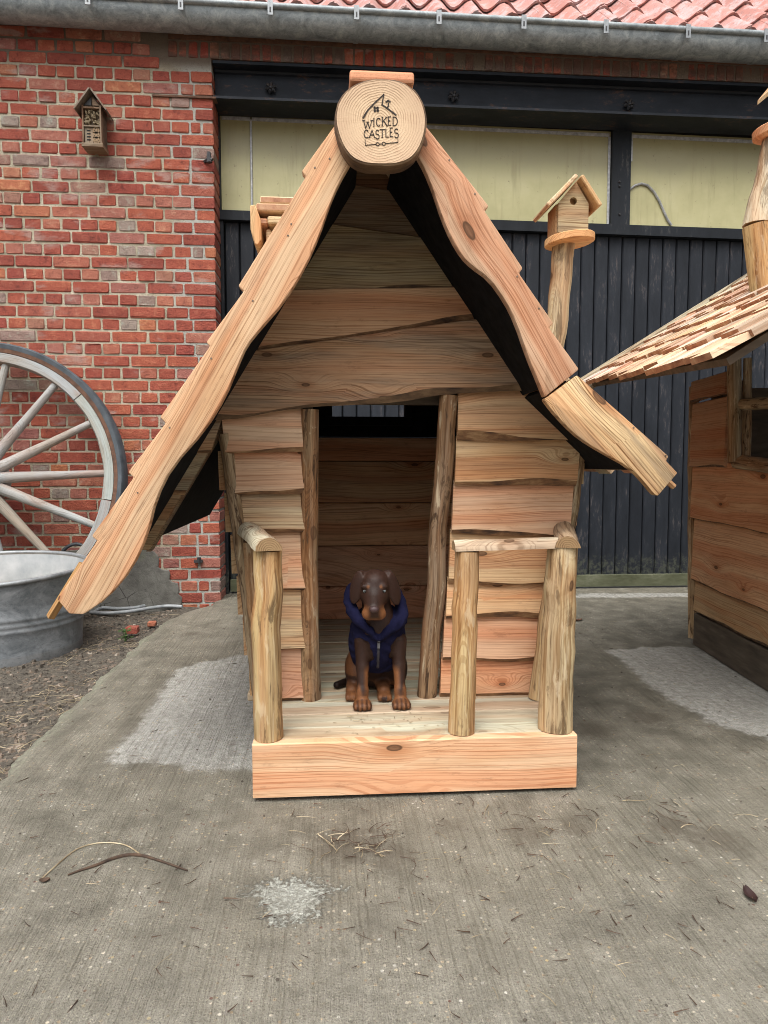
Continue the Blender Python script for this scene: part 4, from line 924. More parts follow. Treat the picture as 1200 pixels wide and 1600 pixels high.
def letter(b, ch, x, yb, w_, h, wt=8.5):
    f = lambda p: (x + p[0] * w_, yb - p[1] * h)
    if ch == 'C': stroke(b, arc(x + w_ * .5, yb - h * .5, w_ * .48, h * .48, 50, 310, 12), wt * .9, wt * .8); stroke(b, [f((.78, 1)), f((.82, .72))], wt * .7); return
    if ch == 'D': stroke(b, [f((.12, 1)), f((.12, 0))], wt); stroke(b, [f((.05, .98))] + arc(x + w_ * .3, yb - h * .5, w_ * .65, h * .48, 80, -80, 10) + [f((.05, .02))], wt * .8); return
    if ch == 'S': stroke(b, arc(x + w_ * .5, yb - h * .74, w_ * .38, h * .25, 30, 260, 8) + arc(x + w_ * .5, yb - h * .26, w_ * .42, h * .27, 80, -150, 8), wt * .9); return
    for i, s_ in enumerate(LET[ch]): stroke(b, [f(p) for p in s_], wt if i % 2 == 0 else wt * .65)
    for p in SER[ch]: q_ = f(p); stroke(b, [(q_[0] - w_ * .17 if w_ > 25 else q_[0] - 9, q_[1]), (q_[0] + w_ * .17 if w_ > 25 else q_[0] + 9, q_[1])], 4.5)
b = MB()
for ch, x, yb, w_, h in (('W', 408, 604, 78, 74), ('I', 490, 586, 30, 78), ('C', 527, 584, 44, 76), ('K', 578, 580, 50, 82), ('E', 634, 576, 36, 82), ('D', 678, 580, 50, 84),
                         ('C', 412, 694, 46, 76), ('A', 462, 690, 52, 68), ('S', 518, 702, 40, 82), ('T', 558, 688, 50, 76), ('L', 612, 688, 34, 76), ('E', 652, 684, 36, 86), ('S', 694, 690, 44, 82)):
    letter(b, ch, x, yb, w_, h)
b.build('lettering', 'burnt', log)
b = MB(); stroke(b, [(403, 510), (425, 470), (450, 432), (482, 398), (520, 358), (560, 322), (602, 282)], 16, 10); stroke(b, [(600, 284), (590, 330), (580, 384)], 9, 12); stroke(b, [(576, 380), (610, 402), (640, 424), (675, 450), (714, 480)], 12, 14)
b.build('emblem_roof', 'burnt', log)
b = MB(); stroke(b, [(632, 408), (642, 392), (640, 366)], 12); stroke(b, [(616, 360), (637, 342), (660, 358)], 14); stroke(b, [(620, 352), (656, 352)], 10); b.build('emblem_chimney', 'burnt', log)
for dx, dy in ((-14, -13), (12, -12), (-13, 14), (14, 13)):
    b = MB(); stroke(b, arc(527 + dx, 425 + dy, 5, 5, 0, 360, 8), 16); b.build('emblem_window_pane', 'burnt', log)
b = MB(); stroke(b, [(422, 708), (426, 764)], 5); stroke(b, [(424, 763), (522, 752)], 5); stroke(b, arc(540, 752, 15, 15, 0, 360, 14), 6); stroke(b, [(555, 751), (584, 748)], 5); stroke(b, arc(598, 747, 15, 15, 0, 360, 14), 6); stroke(b, [(614, 746), (730, 735)], 5); stroke(b, [(731, 738), (730, 698)], 5)
b.build('emblem_wagon', 'burnt', log)
# ---- little chimney of stacked slats on the left slope
YC = .75; pc = lambda u, v, y=YC: at(u, v, y)
def slab(name, u0, v0, u1, v1, y0, y1, c, mats=('shingle_top', 'shingle_end'), parent=None, bev=.004):
    a, c_ = at(u0, v1, y0), at(u1, v0, y0); b = MB(); b.box(a.x, c_.x, y0, y1, a.z, c_.z, 0, None, 1); b.mi[-6:] = [0, 0, 1, 1, 0, 0]
    me = b.mesh(name, list(mats)); bevel_mesh(me, bev, 1); return link(name, me, parent, c)
core = slab('chimney', 420, 340, 480, 470, YC + .05, YC + .2, (.45, .27, .16), ('larch', 'larch'), house)
slab('chimney_slat', 406, 308, 480, 317, YC + .0, YC + .12, (.60, .46, .31), parent=core); slab('chimney_slat', 400, 319, 480, 329, YC - .02, YC + .20, (.60, .40, .27), parent=core)
slab('chimney_slat', 400, 341, 418, 350, YC - .02, YC + .20, (.55, .28, .17), parent=core); slab('chimney_slat', 418, 339, 480, 349, YC - .028, YC + .19, (.68, .52, .33), ('larch', 'larch'), parent=core)
slab('chimney_slat', 416, 358, 424, 400, YC - .0, YC + .03, (.62, .45, .29), ('larch', 'larch'), core)
slab('chimney_slat', 430, 350, 440, 420, YC - .0, YC + .03, (.42, .23, .14), ('larch', 'larch'), core)
P = [px(u, v, YC - .02) for u, v in ((391, 322), (399, 321), (408, 345), (409, 376), (404, 384), (398, 383), (392, 360))]
prism('chimney_slat', P, YC - .03, YC + .17, 'larch', core, (.62, .40, .22), (0, 1), .003, 1)
# ---- bird house on a bent pole on the right slope
YQ = .55
pole = logp('bird_house_pole', [at(842, 640, YQ), at(868, 525, YQ), at(876, 440, YQ), at(882, 376, YQ)], [.036, .034, .0345, .035], house, (.47, .385, .26), ('log_wood', 'end_grain'), 12, .12, 14, 1.0, .006)
dc = at(890, 376, YQ - .01); vs = []; n = 22
for k, (dz, s_) in enumerate(((-.012, .93), (-.009, 1), (.009, 1), (.012, .96))):
    for i in range(n): a = 2 * math.pi * i / n; vs.append((dc.x + math.cos(a) * .0775 * s_, dc.y + math.sin(a) * .075 * s_, dc.z + dz + math.cos(a) * .008))
fs = [tuple(range(n - 1, -1, -1))] + [(k * n + i, k * n + (i + 1) % n, (k + 1) * n + (i + 1) % n, (k + 1) * n + i) for k in range(3) for i in range(n)] + [tuple(range(3 * n, 4 * n))]
MB().add(vs, fs).build('perch_disc', 'larch', pole, (.60, .37, .19), smooth=40)
yb0 = YQ - .05; bl_, br_ = at(872, 362, yb0), at(919, 362, yb0); ap_ = at(900, 284, yb0); sh = at(919, 318, yb0).z
hb = MB(); x0, x1, z0_ = bl_.x, br_.x, dc.z + .012; apx = ap_.x; apz = ap_.z
def pent(x0, x1, zs, apx, apz, z0_): return [(x0, z0_), (x1, z0_), (x1, zs), (apx, apz), (x0, zs)]
pp = pent(x0, x1, sh, apx, apz, z0_); hole = at(896, 314, yb0)
# front board with a real round hole: ring of quads from the hole to the outline
ring_n = 30; hr = .0115; inner = []; outer = []
def ray_out(cx, cz, ang):
    dx, dz = math.cos(ang), math.sin(ang); best = 9
    for i in range(5):
        (ax, az), (bx_, bz_) = pp[i], pp[(i + 1) % 5]; ex, ez_ = bx_ - ax, bz_ - az; den = dx * ez_ - dz * ex
        if abs(den) < 1e-9: continue
        tt = ((ax - cx) * ez_ - (az - cz) * ex) / den; ss_ = ((ax - cx) * dz - (az - cz) * dx) / den
        if tt > 0 and -1e-6 <= ss_ <= 1 + 1e-6: best = min(best, tt)
    return cx + dx * best, cz + dz * best
angs = sorted([2 * math.pi * i / ring_n for i in range(ring_n)] + [math.atan2(p[1] - hole.z, p[0] - hole.x) % (2 * math.pi) for p in pp]); m_ = len(angs); vs = []
for y in (yb0, yb0 + .014):
    for a in angs: vs.append((hole.x + math.cos(a) * hr, y, hole.z + math.sin(a) * hr))
    for a in angs: q_ = ray_out(hole.x, hole.z, a); vs.append((q_[0], y, q_[1]))
fs = []
for i in range(m_):
    j = (i + 1) % m_; fs += [(i, j, m_ + j, m_ + i), (2 * m_ + i, 3 * m_ + i, 3 * m_ + j, 2 * m_ + j), (i, 2 * m_ + i, 2 * m_ + j, j), (m_ + i, m_ + j, 3 * m_ + j, 3 * m_ + i)]
MB().add(vs, fs, 0, [(p[0], p[2], p[1]) for p in vs]).build('front_board', 'weathered', pole, (.42, .32, .20))
b = MB(); b.box(x0 - .004, x0 + .010, yb0 + .0145, yb0 + .095, z0_, sh); b.box(x1 - .010, x1 - .0005, yb0 + .0145, yb0 + .095, z0_, sh); b.build('side_board', 'larch', pole, (.40, .24, .13))
P = pent(x0 + .002, x1 - .002, sh, apx, apz - .004, z0_); prism('rear_board', P, yb0 + .096, yb0 + .108, 'larch', pole, (.4, .26, .15), (0, 1), 0)
for s_, (eu, ev), c in ((-1, (859, 322), (.62, .46, .31)), (1, (937, 322), (.56, .38, .22))):
    e = at(eu, ev, yb0 - .03); p, q_ = (apx + (.003 if s_ > 0 else -.001), apz + .006), (e.x, e.z); dx, dz = q_[0] - p[0], q_[1] - p[1]; l = math.hypot(dx, dz); nx_, nz_ = (-dz / l, dx / l) if s_ < 0 else (dz / l, -dx / l)
    if nz_ < 0: nx_, nz_ = -nx_, -nz_
    th = .013; vs = [(k[0] + nx_ * h_, y, k[1] + nz_ * h_) for y in (yb0 - .028, yb0 + .125) for h_ in (0, th) for k in (p, q_)]
    b = MB(); b.add(vs, [(0, 1, 3, 2), (4, 6, 7, 5), (0, 4, 5, 1), (2, 3, 7, 6), (0, 2, 6, 4), (1, 5, 7, 3)], [0, 0, 0, 0, 0, 1], [(k[1], k[0], k[2]) for k in vs]); me = b.mesh('roof_board', ['larch', 'shingle_end']); bevel_mesh(me, .003, 1); link('roof_board', me, pole, c)

# ================================================================== SECOND PLAYHOUSE (right)
Q0, Q1 = gnd(1085, 1008), gnd(1200, 1081)               # foot line of its side wall: far corner, near
DQ = (Q1 - Q0); DQ.z = 0; DQ.normalize()                 # towards the camera
NQ = Vector((DQ.y, -DQ.x, 0)); NQ = NQ if NQ.x < 0 else -NQ   # outward, to the left
h2 = thing('playhouse', 'second larch playhouse with shingled eaves, crude log window frame and dark base board', 'playhouse', Q0 + DQ * .7 - NQ * .5)
def wp(u, v, off=0.0):
    """pixel -> (s along wall towards camera, z) on the side wall plane pushed out by off"""
    o = Q0 + NQ * off; d = ray(u, v); t_ = (o - CAM).dot(NQ) / d.dot(NQ); p = CAM + d * t_; return ((p - Q0).dot(DQ), p.z)
def W2(s, z, off=0.0): p = Q0 + DQ * s + NQ * off; return Vector((p.x, p.y, z))
HS = 1.25                                                # wall length
WBASIS = Matrix((DQ, -NQ, Vector((0, 0, 1)))).transposed().to_4x4(); WBASIS.translation = Q0
def wboard(name, s0, s1, zt, zb, off, c, mats, parent, wane=.012, ab=.006, th=.025, at__=.002, offb=None):
    """zt, zb: (far, near) heights. built in wall space: x = s, y = into wall, z"""
    o = board(name, (s0, zt[0]), (s1, zt[1]), (s0, zb[0]), (s1, zb[1]), -off, -(off if offb is None else offb), th, None, c, mats, wane, at__, ab, 12)
    o.parent = parent; o.matrix_local = Matrix.Translation(-ORG.get(parent, Vector())) @ WBASIS; return o
core2 = MB(); hw = 1.15
def box2(b, s0, s1, o0, o1, z0, z1):
    vs = [W2(s, z, o) for s in (s0, s1) for o in (o0, o1) for z in (z0, z1)]
    b.add(vs, [(0, 1, 3, 2), (4, 6, 7, 5), (0, 4, 5, 1), (2, 3, 7, 6), (0, 2, 6, 4), (1, 5, 7, 3)], 0, [(s, z, o) for s in (s0, s1) for o in (o0, o1) for z in (z0, z1)]); return b
s_w0, s_w1 = wp(1148, 640, 0)[0], 1.0; z_w0, z_w1 = wp(1150, 718, 0)[1], 1.13
box2(core2, .03, s_w0, -.05, -.03, .02, 1.16); box2(core2, s_w0, HS, -.05, -.03, .02, z_w0); box2(core2, s_w1, HS, -.05, -.03, z_w0, 1.16)
core2.build('wall_frame', 'dark_wood', h2)
C2 = [(.60, .36, .21), (.60, .35, .205), (.62, .37, .22), (.52, .36, .22)]
zz_ = lambda u, v: wp(u, v)[1]
zb_ = [.135, zz_(1085, 905), zz_(1085, 808), zz_(1085, 728), zz_(1085, 636), 1.19]
zn_ = [.135, zz_(1200, 945), zz_(1200, 832), zz_(1200, 742), None, None]
wboard('base_board', .0, HS, (.150, .150), (.004, .004), .006, (1, 1, 1), ('base_board', 'base_board'), h2, .002, 0)
side2 = wboard('plank', .0, HS, (zb_[1] + .02, zb_[1] + .02), (.158, .158), .004, (.52, .36, .21), ('larch', 'bark'), h2, .016, .004, offb=.010)
wboard('plank', -.004, HS, (zb_[2] + .02, zb_[2] + .015), (zb_[1], zb_[1] - .012), .016, C2[2], ('apron_larch', 'wane'), h2, .008, .005, offb=.024)
wboard('plank', -.004, HS, (zb_[3] + .02, zb_[3] - .0), (zb_[2], zb_[2] - .005), .030, C2[1], ('apron_larch', 'wane'), h2, .008, .008, offb=.036)
wboard('plank', -.004, s_w0 + .02, (zb_[4] + .01, zb_[4] + .01), (zb_[3] - .004, zb_[3] - .004), .040, (.46, .26, .155), ('apron_larch', 'bark'), h2, .012, .006, offb=.046)
wboard('plank', -.004, s_w0 + .02, (1.19, 1.19), (zb_[4] + .012, zb_[4] + .022), .048, (.44, .25, .15), ('apron_larch', 'bark'), h2, .012, .006, offb=.052)
wboard('plank', s_w1 - .02, HS, (1.19, 1.19), (zb_[3] - .004, zb_[3] - .004), .044, (.52, .28, .14), ('apron_larch', 'bark'), h2, .012, .006)
# corner slab at the far end
logp('corner_post', [W2(-.02, .03, .0), W2(-.025, .6, .02), W2(-.02, 1.17, .03)], [.022, .02, .022], h2, (.36, .25, .15), ('bark_post', 'end_grain'), 7)
# window of split logs
def wlog(u0, v0, u1, v1, r0, off, c, name='window_post', mats=('bark_post', 'end_grain')):
    a, b_ = wp(u0, v0, off), wp(u1, v1, off); return logp(name, [W2(a[0], a[1], off), W2(b_[0], b_[1], off)], [r0, r0], winf, c, mats, 8, .12, 5)
winf = box2(MB(), s_w0 + .02, s_w1, -.035, -.012, wp(1165, 640)[1] - .003, wp(1165, 640)[1] + .003).build('window', 'dark_wood', h2)
wlog(1148, 722, 1147, 562, .026, .075, (.36, .28, .18)); wlog(1166, 712, 1168, 560, .016, .02, (.46, .37, .24))
wlog(1151, 632, 1232, 628, .022, .055, (.40, .30, .19), 'window_bar'); wlog(1152, 722, 1260, 735, .026, .06, (.36, .27, .17), 'window_sill'); wlog(1232, 740, 1226, 560, .024, .05, (.36, .28, .18))
box2(MB(), .25, HS + .1, -.62, -.60, .1, 1.5).build('inner_wall', 'grey_wood', h2, (.40, .38, .36))
# end wall facing the yard and the far one
for s_, nm in ((HS, 'end_wall'), (.01, 'end_wall')):
    e = box2(MB(), s_ - .02, s_, -hw, -.055, .02, 1.16).build(nm, 'dark_wood', h2)
    if s_ == HS:
        for k in range(7):
            box2(MB(), HS + .001 + .004 * (k % 2), HS + .024, -hw, -.02, .03 + k * .16, .03 + (k + 1) * .16 - .006).build('plank', 'larch', e, jit((.5, .31, .18), .1))
# ---- roof: eaves line and slope taken at the far rake
YR = Q0.y + .10
E0, T0 = at(910, 597, YR), at(1172, 432, YR)
up2 = (T0 - E0); pitch2 = math.atan2(up2.z, up2.x); LR = 1.10
DR = -ray(707, 640).normalized()                          # eaves sink a little towards the yard
UP2 = up2.normalized(); NN2 = UP2.cross(DR).normalized(); NN2 = NN2 if NN2.z > 0 else -NN2
def R2(s, r_, h): return E0 + DR * s + UP2 * r_ + NN2 * h
RL2 = 1.6
vs = [R2(s, r_, h) for s in (0.02, RL2) for r_ in (.03, LR) for h in (-.045, -.027)]
roof2 = MB().add(vs, [(0, 1, 3, 2), (4, 6, 7, 5), (0, 4, 5, 1), (2, 3, 7, 6), (0, 2, 6, 4), (1, 5, 7, 3)]).build('roof_sheet', 'dark_wood', h2)
UPB = Vector((UP2.x, UP2.y, -UP2.z)); rg = R2(0, LR, 0)
vs = [rg + DR * s + UPB * r_ + Vector((0, 0, h)) for s in (.02, RL2) for r_ in (.03, LR) for h in (-.045, -.02)]
MB().add(vs, [(0, 1, 3, 2), (4, 6, 7, 5), (0, 4, 5, 1), (2, 3, 7, 6), (0, 2, 6, 4), (1, 5, 7, 3)]).build('roof_sheet', 'shingle_end', h2)
vs = [R2(s, r_, h) for s in (0.0, .018) for r_ in (.0, LR) for h in (-.05, .02)]
MB().add(vs, [(0, 1, 3, 2), (4, 6, 7, 5), (0, 4, 5, 1), (2, 3, 7, 6), (0, 2, 6, 4), (1, 5, 7, 3)], 0, [(r_, h, s) for s in (0, .02) for r_ in (0, LR) for h in (-.05, .02)]).build('rake_board', 'weathered', h2, (.50, .44, .34))
s2r = random.Random(33); tints2 = [(.70, .52, .40), (.66, .46, .34), (.66, .57, .48), (.62, .55, .48), (.70, .58, .42), (.58, .40, .31), (.45, .36, .28)]
course = 0; r_ = -.02
while r_ < LR - .1:
    s = .02 + s2r.uniform(0, .03)
    while s < RL2:
        wd, me = s2r.choice(sh_meshes)
        e = r_ + s2r.uniform(-.022, .022); tilt = .075
        X = (UP2 * math.cos(tilt) - NN2 * math.sin(tilt)).normalized(); Z = (UP2 * math.sin(tilt) + NN2 * math.cos(tilt)).normalized(); Yv = Z.cross(X)
        mt = Matrix((X, Yv, Z)).transposed().to_4x4(); mt.translation = R2(s + wd / 2, e, -.008 + s2r.uniform(0, .006))
        link('shingle', me, roof2, jit(s2r.choice(tints2), .12), mt); s += wd + s2r.uniform(.001, .004)
    r_ += .116; course += 1
# crooked post with a disc, standing on that roof
YV = at(1190, 468, 1.0).y; pz = lambda u, v, y=.62: at(u, v, y)
pl2 = logp('roof_post', [pz(1206, 500), pz(1198, 460), pz(1190, 352)], [.050, .050, .058], h2, (.52, .37, .19), ('log_wood', 'end_grain'), 11, .10, 5)
logp('roof_post', [pz(1189, 354), pz(1201, 290), pz(1212, 214)], [.058, .046, .038], h2, (.55, .49, .38), ('log_wood', 'end_grain'), 11, .10, 6)
dc = pz(1217, 203); vs = []; n = 24
for dz, s_ in ((-.02, .80), (-.012, .97), (.010, 1), (.014, .95)):
    for i in range(n): a = 2 * math.pi * i / n; vs.append((dc.x + math.cos(a) * .080 * s_, dc.y + math.sin(a) * .080 * s_, dc.z + dz + math.cos(a) * .012))
fs = [tuple(range(n - 1, -1, -1))] + [(k * n + i, k * n + (i + 1) % n, (k + 1) * n + (i + 1) % n, (k + 1) * n + i) for k in range(3) for i in range(n)] + [tuple(range(3 * n, 4 * n))]
MB().add(vs, fs).build('perch_disc', 'larch', h2, (.55, .30, .17), smooth=40)
b = MB(); b.box(dc.x - .01, dc.x + .075, dc.y - .045, dc.y + .045, dc.z + .013, dc.z + .15); bh2 = b.build('bird_house', 'weathered', h2, (.45, .34, .22))
for s_ in (-1, 1):
    bx_ = dc.x + .0325; vs = []
    for y in (dc.y - .065, dc.y + .065):
        for h_ in (0, .014):
            for k in ((bx_, dc.z + .195), (bx_ + s_ * .070, dc.z + .110)): vs.append((k[0], y, k[1] + h_))
    MB().add(vs, [(0, 1, 3, 2), (4, 6, 7, 5), (0, 4, 5, 1), (2, 3, 7, 6), (0, 2, 6, 4), (1, 5, 7, 3)]).build('roof_board', 'larch', bh2, (.58, .42, .26))

# ================================================================== WAGON WHEEL
wc = at(-29, 751, 2.36); WR = .777; ln = R(9)
ex = Vector((1, 0, 0)); ez_ = Vector((0, math.sin(ln), math.cos(ln))); ey = Vector((0, math.cos(ln), -math.sin(ln)))
def wh(r_, a, d): return wc + ex * (math.cos(a) * r_) + ez_ * (math.sin(a) * r_) + ey * d
wheel = thing('wagon_wheel', 'large grey wooden wagon wheel with dark tyre leaning on brick wall', 'wheel', (wc.x, wc.y - .1, -.05))
def ringmesh(sec, n=72):
    """sec: closed section as (radius, depth) pairs"""
    k = len(sec); vs = []; g = []
    for i in range(n):
        a = 2 * math.pi * i / n
        for (r_, d) in sec: vs.append(wh(r_, a, d)); g.append((a * r_, r_, d))
    return MB().add(vs, [(i * k + j, i * k + (j + 1) % k, ((i + 1) % n) * k + (j + 1) % k, ((i + 1) % n) * k + j) for i in range(n) for j in range(k)], 0, g)
ringmesh([(WR, -.035), (WR, .045), (WR - .030, .050), (WR - .032, -.040), (WR - .010, -.045)]).build('tyre', 'tyre', wheel, smooth=50)
ringmesh([(WR - .0325, -.040), (WR - .0325, .045), (WR - .056, .045), (WR - .054, -.036)]).build('iron_band', 'rust', wheel, smooth=50)
NSP = 14; a0 = R(3.5)
for k in range(7):                                        # felloes, two spokes each
    s0, s1 = a0 + (2 * k - .5) * 2 * math.pi / NSP + .004, a0 + (2 * k + 1.5) * 2 * math.pi / NSP - .004; vs = []; g = []; n = 14
    for i in range(n + 1):
        a = lerp(s0, s1, i / n); wq = .004 * nz(a * 6, k)
        for (r_, d) in ((WR - .057, -.034), (WR - .057, .04), (WR - .110 + wq, .04), (WR - .114 + wq, .02), (WR - .114 + wq, -.022), (WR - .106 + wq, -.034)): vs.append(wh(r_, a, d)); g.append((a * r_, r_, d))
    fs = [(i * 6 + j, i * 6 + (j + 1) % 6, i * 6 + 6 + (j + 1) % 6, i * 6 + 6 + j) for i in range(n) for j in range(6)] + [tuple(range(5, -1, -1)), tuple(range(n * 6, n * 6 + 6))]
    MB().add(vs, fs, 0, g).build('felloe', 'grey_wood', wheel, jit((.31, .32, .335), .07), smooth=35)
for k in range(NSP):
    a = a0 + k * 2 * math.pi / NSP; pts = [wh(r_, a, d) for r_, d in ((.12, -.045), (.22, -.04), (.4, -.022), (.55, -.010), (WR - .108, .0))]
    MB().tube(pts, [.034, .030, .0245, .0215, .020], 9, wob=.05, seed=k).build('spoke', 'grey_wood', wheel, jit((.31, .32, .33), .09), smooth=60)
b = MB(); b.tube([wh(0, 0, -.19), wh(0, 0, -.16), wh(0, 0, -.06), wh(0, 0, .06), wh(0, 0, .14)], [.075, .09, .135, .135, .10], 24); b.build('hub', 'grey_wood', wheel, (.40, .41, .43), smooth=50)

# ================================================================== ZINC TUB
def cf(r_, f, z):   # camera-aligned ground coordinates (right, forward)
    fh = Vector((FWD.x, FWD.y, 0)).normalized(); p = CAM + RGT * r_ + fh * f; return Vector((p.x, p.y, z))
TC = (-1.93, 3.30); TA, TB_ = .505, .42; TZ0, TZ1 = -.062, .3275
tub = thing('zinc_tub', 'round galvanised zinc wash tub with ribbed sides beside the wagon wheel', 'tub', cf(*TC, TZ0))
def tubring(s_, z, n=64): return [cf(TC[0] + math.cos(2 * math.pi * i / n) * TA * s_, TC[1] + math.sin(2 * math.pi * i / n) * TB_ * s_, z + (0 if z < .25 else .010 * math.cos(2 * math.pi * i / n) + .0275 * math.sin(2 * math.pi * i / n))) for i in range(n)]
prof = [(.905, TZ0), (.925, TZ0 + .004), (.93, TZ0 + .045), (.928, TZ0 + .05), (.935, .06), (.943, .085), (.952, .092), (.945, .099), (.947, .112), (.956, .119), (.949, .126), (.951, .139), (.960, .146), (.953, .153), (.965, .22), (.99, .288), (1.0, TZ1)]
inn = [(.985, TZ1 - .003), (.972, .28), (.955, .22), (.935, .08), (.92, -.02), (.86, -.035), (.45, -.035), (.02, -.035)]
vs = []; n = 64
for s_, z in prof: vs += tubring(s_, z)
F_ = [(k * n + i, k * n + (i + 1) % n, (k + 1) * n + (i + 1) % n, (k + 1) * n + i) for k in range(len(prof) - 1) for i in range(n)]
mi = [1 if f[0] // n < 2 else 0 for f in F_]; F_.append(tuple(range(n - 1, -1, -1))); mi.append(0)
b = MB(); b.add(vs, F_, mi); b.build('tub_wall', ['tub_zinc', 'tub_band'], tub, smooth=60)
vs = []
for s_, z in inn: vs += tubring(s_, z)
b = MB(); b.add(vs, [(k * n + i, (k + 1) * n + i, (k + 1) * n + (i + 1) % n, k * n + (i + 1) % n) for k in range(len(inn) - 1) for i in range(n)]); b.build('tub_lining', 'tub_inside', tub, smooth=60)
rimp = tubring(1.0, TZ1); b = MB(); vs = []; k_ = 8
for i in range(n):
    p = rimp[i]; c = cf(*TC, p.z); d = (p - c).normalized()
    for j in range(k_): a = 2 * math.pi * j / k_; vs.append(p + d * (math.cos(a) * .011) + Vector((0, 0, math.sin(a) * .011)))
b.add(vs, [(i * k_ + j, i * k_ + (j + 1) % k_, ((i + 1) % n) * k_ + (j + 1) % k_, ((i + 1) % n) * k_ + j) for i in range(n) for j in range(k_)]); b.build('rolled_rim', 'tub_band', tub, smooth=60)
# vertical seam

# ================================================================== HOSES
def catmull(pts, k=6):
    o = []; P_ = [Vector(p) for p in pts]
    for i in range(len(P_) - 1):
        a, b_, c, d = P_[max(i - 1, 0)], P_[i], P_[i + 1], P_[min(i + 2, len(P_) - 1)]
        for j in range(k): t_ = j / k; o.append(.5 * ((2 * b_) + (c - a) * t_ + (2 * a - 5 * b_ + 4 * c - d) * t_ * t_ + (3 * b_ - a - 3 * c + d) * t_ ** 3))
    return o + [P_[-1]]
hz_ = -.028
pts = [gnd(u, v, hz_) for u, v in ((285, 948), (262, 947), (235, 950), (205, 955), (170, 958), (143, 957), (138, 966))]
pts2 = [gnd(u, v, hz_ + .0) for u, v in ((140, 962), (148, 956), (160, 950), (185, 951), (215, 949), (245, 941), (270, 937), (288, 938), (297, 944))]
hose = MB().tube(catmull(pts[:-1] + pts2[1:]), .0105, 8).build('hose', 'hose', None, smooth=60)
tag(hose, 'pale grey garden hose lying in a loop at the foot of brick wall', 'hose')
pts = [at(u, v, 2.50) for u, v in ((90, 880), (98, 862), (108, 853), (120, 850), (132, 855), (140, 872), (143, 900))]
dh = MB().tube(catmull(pts), .010, 8).build('hose', 'dark_hose', None, smooth=60); tag(dh, 'dark hose arching up behind the zinc tub', 'hose')

# ================================================================== INSECT HOTEL
YI = YW - .115; io = at(145, 230, YI)
ih = thing('insect_hotel', 'small grey wooden insect hotel hung on the brick wall', 'insect hotel', (io.x, YW - .06, io.z))
def ipx(u, v): p = at(u, v, YI); return p.x, p.z
xl, zb0 = ipx(129, 225); xr2, _ = ipx(159, 228); xm, za = ipx(140, 141); _, zs = ipx(128, 163)
xc = (xl + xr2) / 2; IG = (.23, .185, .14)
P = [(xl, zb0), (xr2, zb0), (xr2, zs), (xc, za - .012), (xl, zs)]
prism('case_back', P, YI + .03, YW - .012, 'dark_wood', ih, IG, (0, 1), 0)
for x0, x1 in ((xl, xl + .008), (xr2 - .008, xr2)): MB().box(x0, x1, YI, YI + .0295, zb0 + .0085, zs - .002, ax=2).build('side_board', 'weathered', ih, IG)
MB().box(xl - .004, xr2 + .006, YI - .004, YW - .012, zb0 - .012, zb0 + .008).build('floor_board', 'weathered', ih, (.26, .2, .14))
zsh = [lerp(zb0, zs, .47), lerp(zb0, zs, .93)]
for z in zsh: MB().box(xl + .0085, xr2 - .0085, YI, YI + .0295, z - .004, z + .004).build('shelf', 'weathered', ih, IG)
for s_ in (-1, 1):
    ax_, az = xc, za + .002; bx_, bz_ = xc + s_ * (xr2 - xl) * .80, zs - .035; vs = []
    dx, dz = bx_ - ax_, bz_ - az; l = math.hypot(dx, dz); nx_, nz_ = -dz / l * (1 if s_ < 0 else -1) * -1, abs(dx) / l
    for y in (YI - .022, YW - .005):
        for h_ in (0, .008):
            for k in ((ax_, az), (bx_, bz_)): vs.append((k[0] + s_ * abs(dz) / l * h_, y, k[1] + nz_ * h_))
    MB().add(vs, [(0, 1, 3, 2), (4, 6, 7, 5), (0, 4, 5, 1), (2, 3, 7, 6), (0, 2, 6, 4), (1, 5, 7, 3)], 0, [(k[1], k[0], k[2]) for k in vs]).build('roof_board', 'weathered', ih, (.22, .19, .165))
b = MB(); ir = random.Random(4)
zlo, zhi = zsh[0] + .006, zsh[1] - .006
for i in range(60):
    x, z = ir.uniform(xl + .014, xr2 - .014), ir.uniform(zlo + .004, zhi - .004); r_ = ir.uniform(.0035, .0055); n = 6
    vs = [(x + math.cos(k * math.pi / 3) * q_, YI + y + ir.uniform(0, .003), z + math.sin(k * math.pi / 3) * q_) for q_, y in ((r_, .008), (r_ * .55, .008), (r_ * .55, .028), (r_, .028)) for k in range(6)]
    b.add(vs, [(j * 6 + k, j * 6 + (k + 1) % 6, (j + 1) * 6 + (k + 1) % 6, (j + 1) * 6 + k) for j in (0, 1) for k in range(6)] + [(k, (k + 1) % 6, 18 + (k + 1) % 6, 18 + k) for k in range(6)])
tag(b.build('reed_tubes', 'straw', ih), kind='stuff')
xm_ = lerp(xl, xr2, .52); z0_, z1_ = zb0 + .012, zsh[0] - .006
pan = MB().box(xl + .010, xm_, YI + .010, YI + .028, z0_, z1_, ax=2).build('slotted_panel', 'weathered', ih, (.34, .31, .26))
for k in range(4): zc = lerp(z0_, z1_, .2 + k * .2); MB().box(xl + .022, xm_ - .012, YI + .0085, YI + .012, zc - .0035, zc + .0035).build('slot', 'void', pan)
for k in range(3):
    zc = lerp(z0_, z1_, .17 + k * .33); xcc = (xm_ + xr2 - .01) / 2; r_ = (xr2 - .01 - xm_) / 2 * .95
    d = MB().tube([(xcc, YI + .006, zc), (xcc, YI + .028, zc)], r_, 14, capmi=0).build('log_disc', 'end_grain', ih, (.42, .38, .33))
    for a in range(5): q_ = a * 1.26 + k; MB().tube([(xcc + math.cos(q_) * r_ * .5, YI + .0045, zc + math.sin(q_) * r_ * .5), (xcc + math.cos(q_) * r_ * .5, YI + .0062, zc + math.sin(q_) * r_ * .5)], .0025, 6).build('bored_hole', 'void', d)
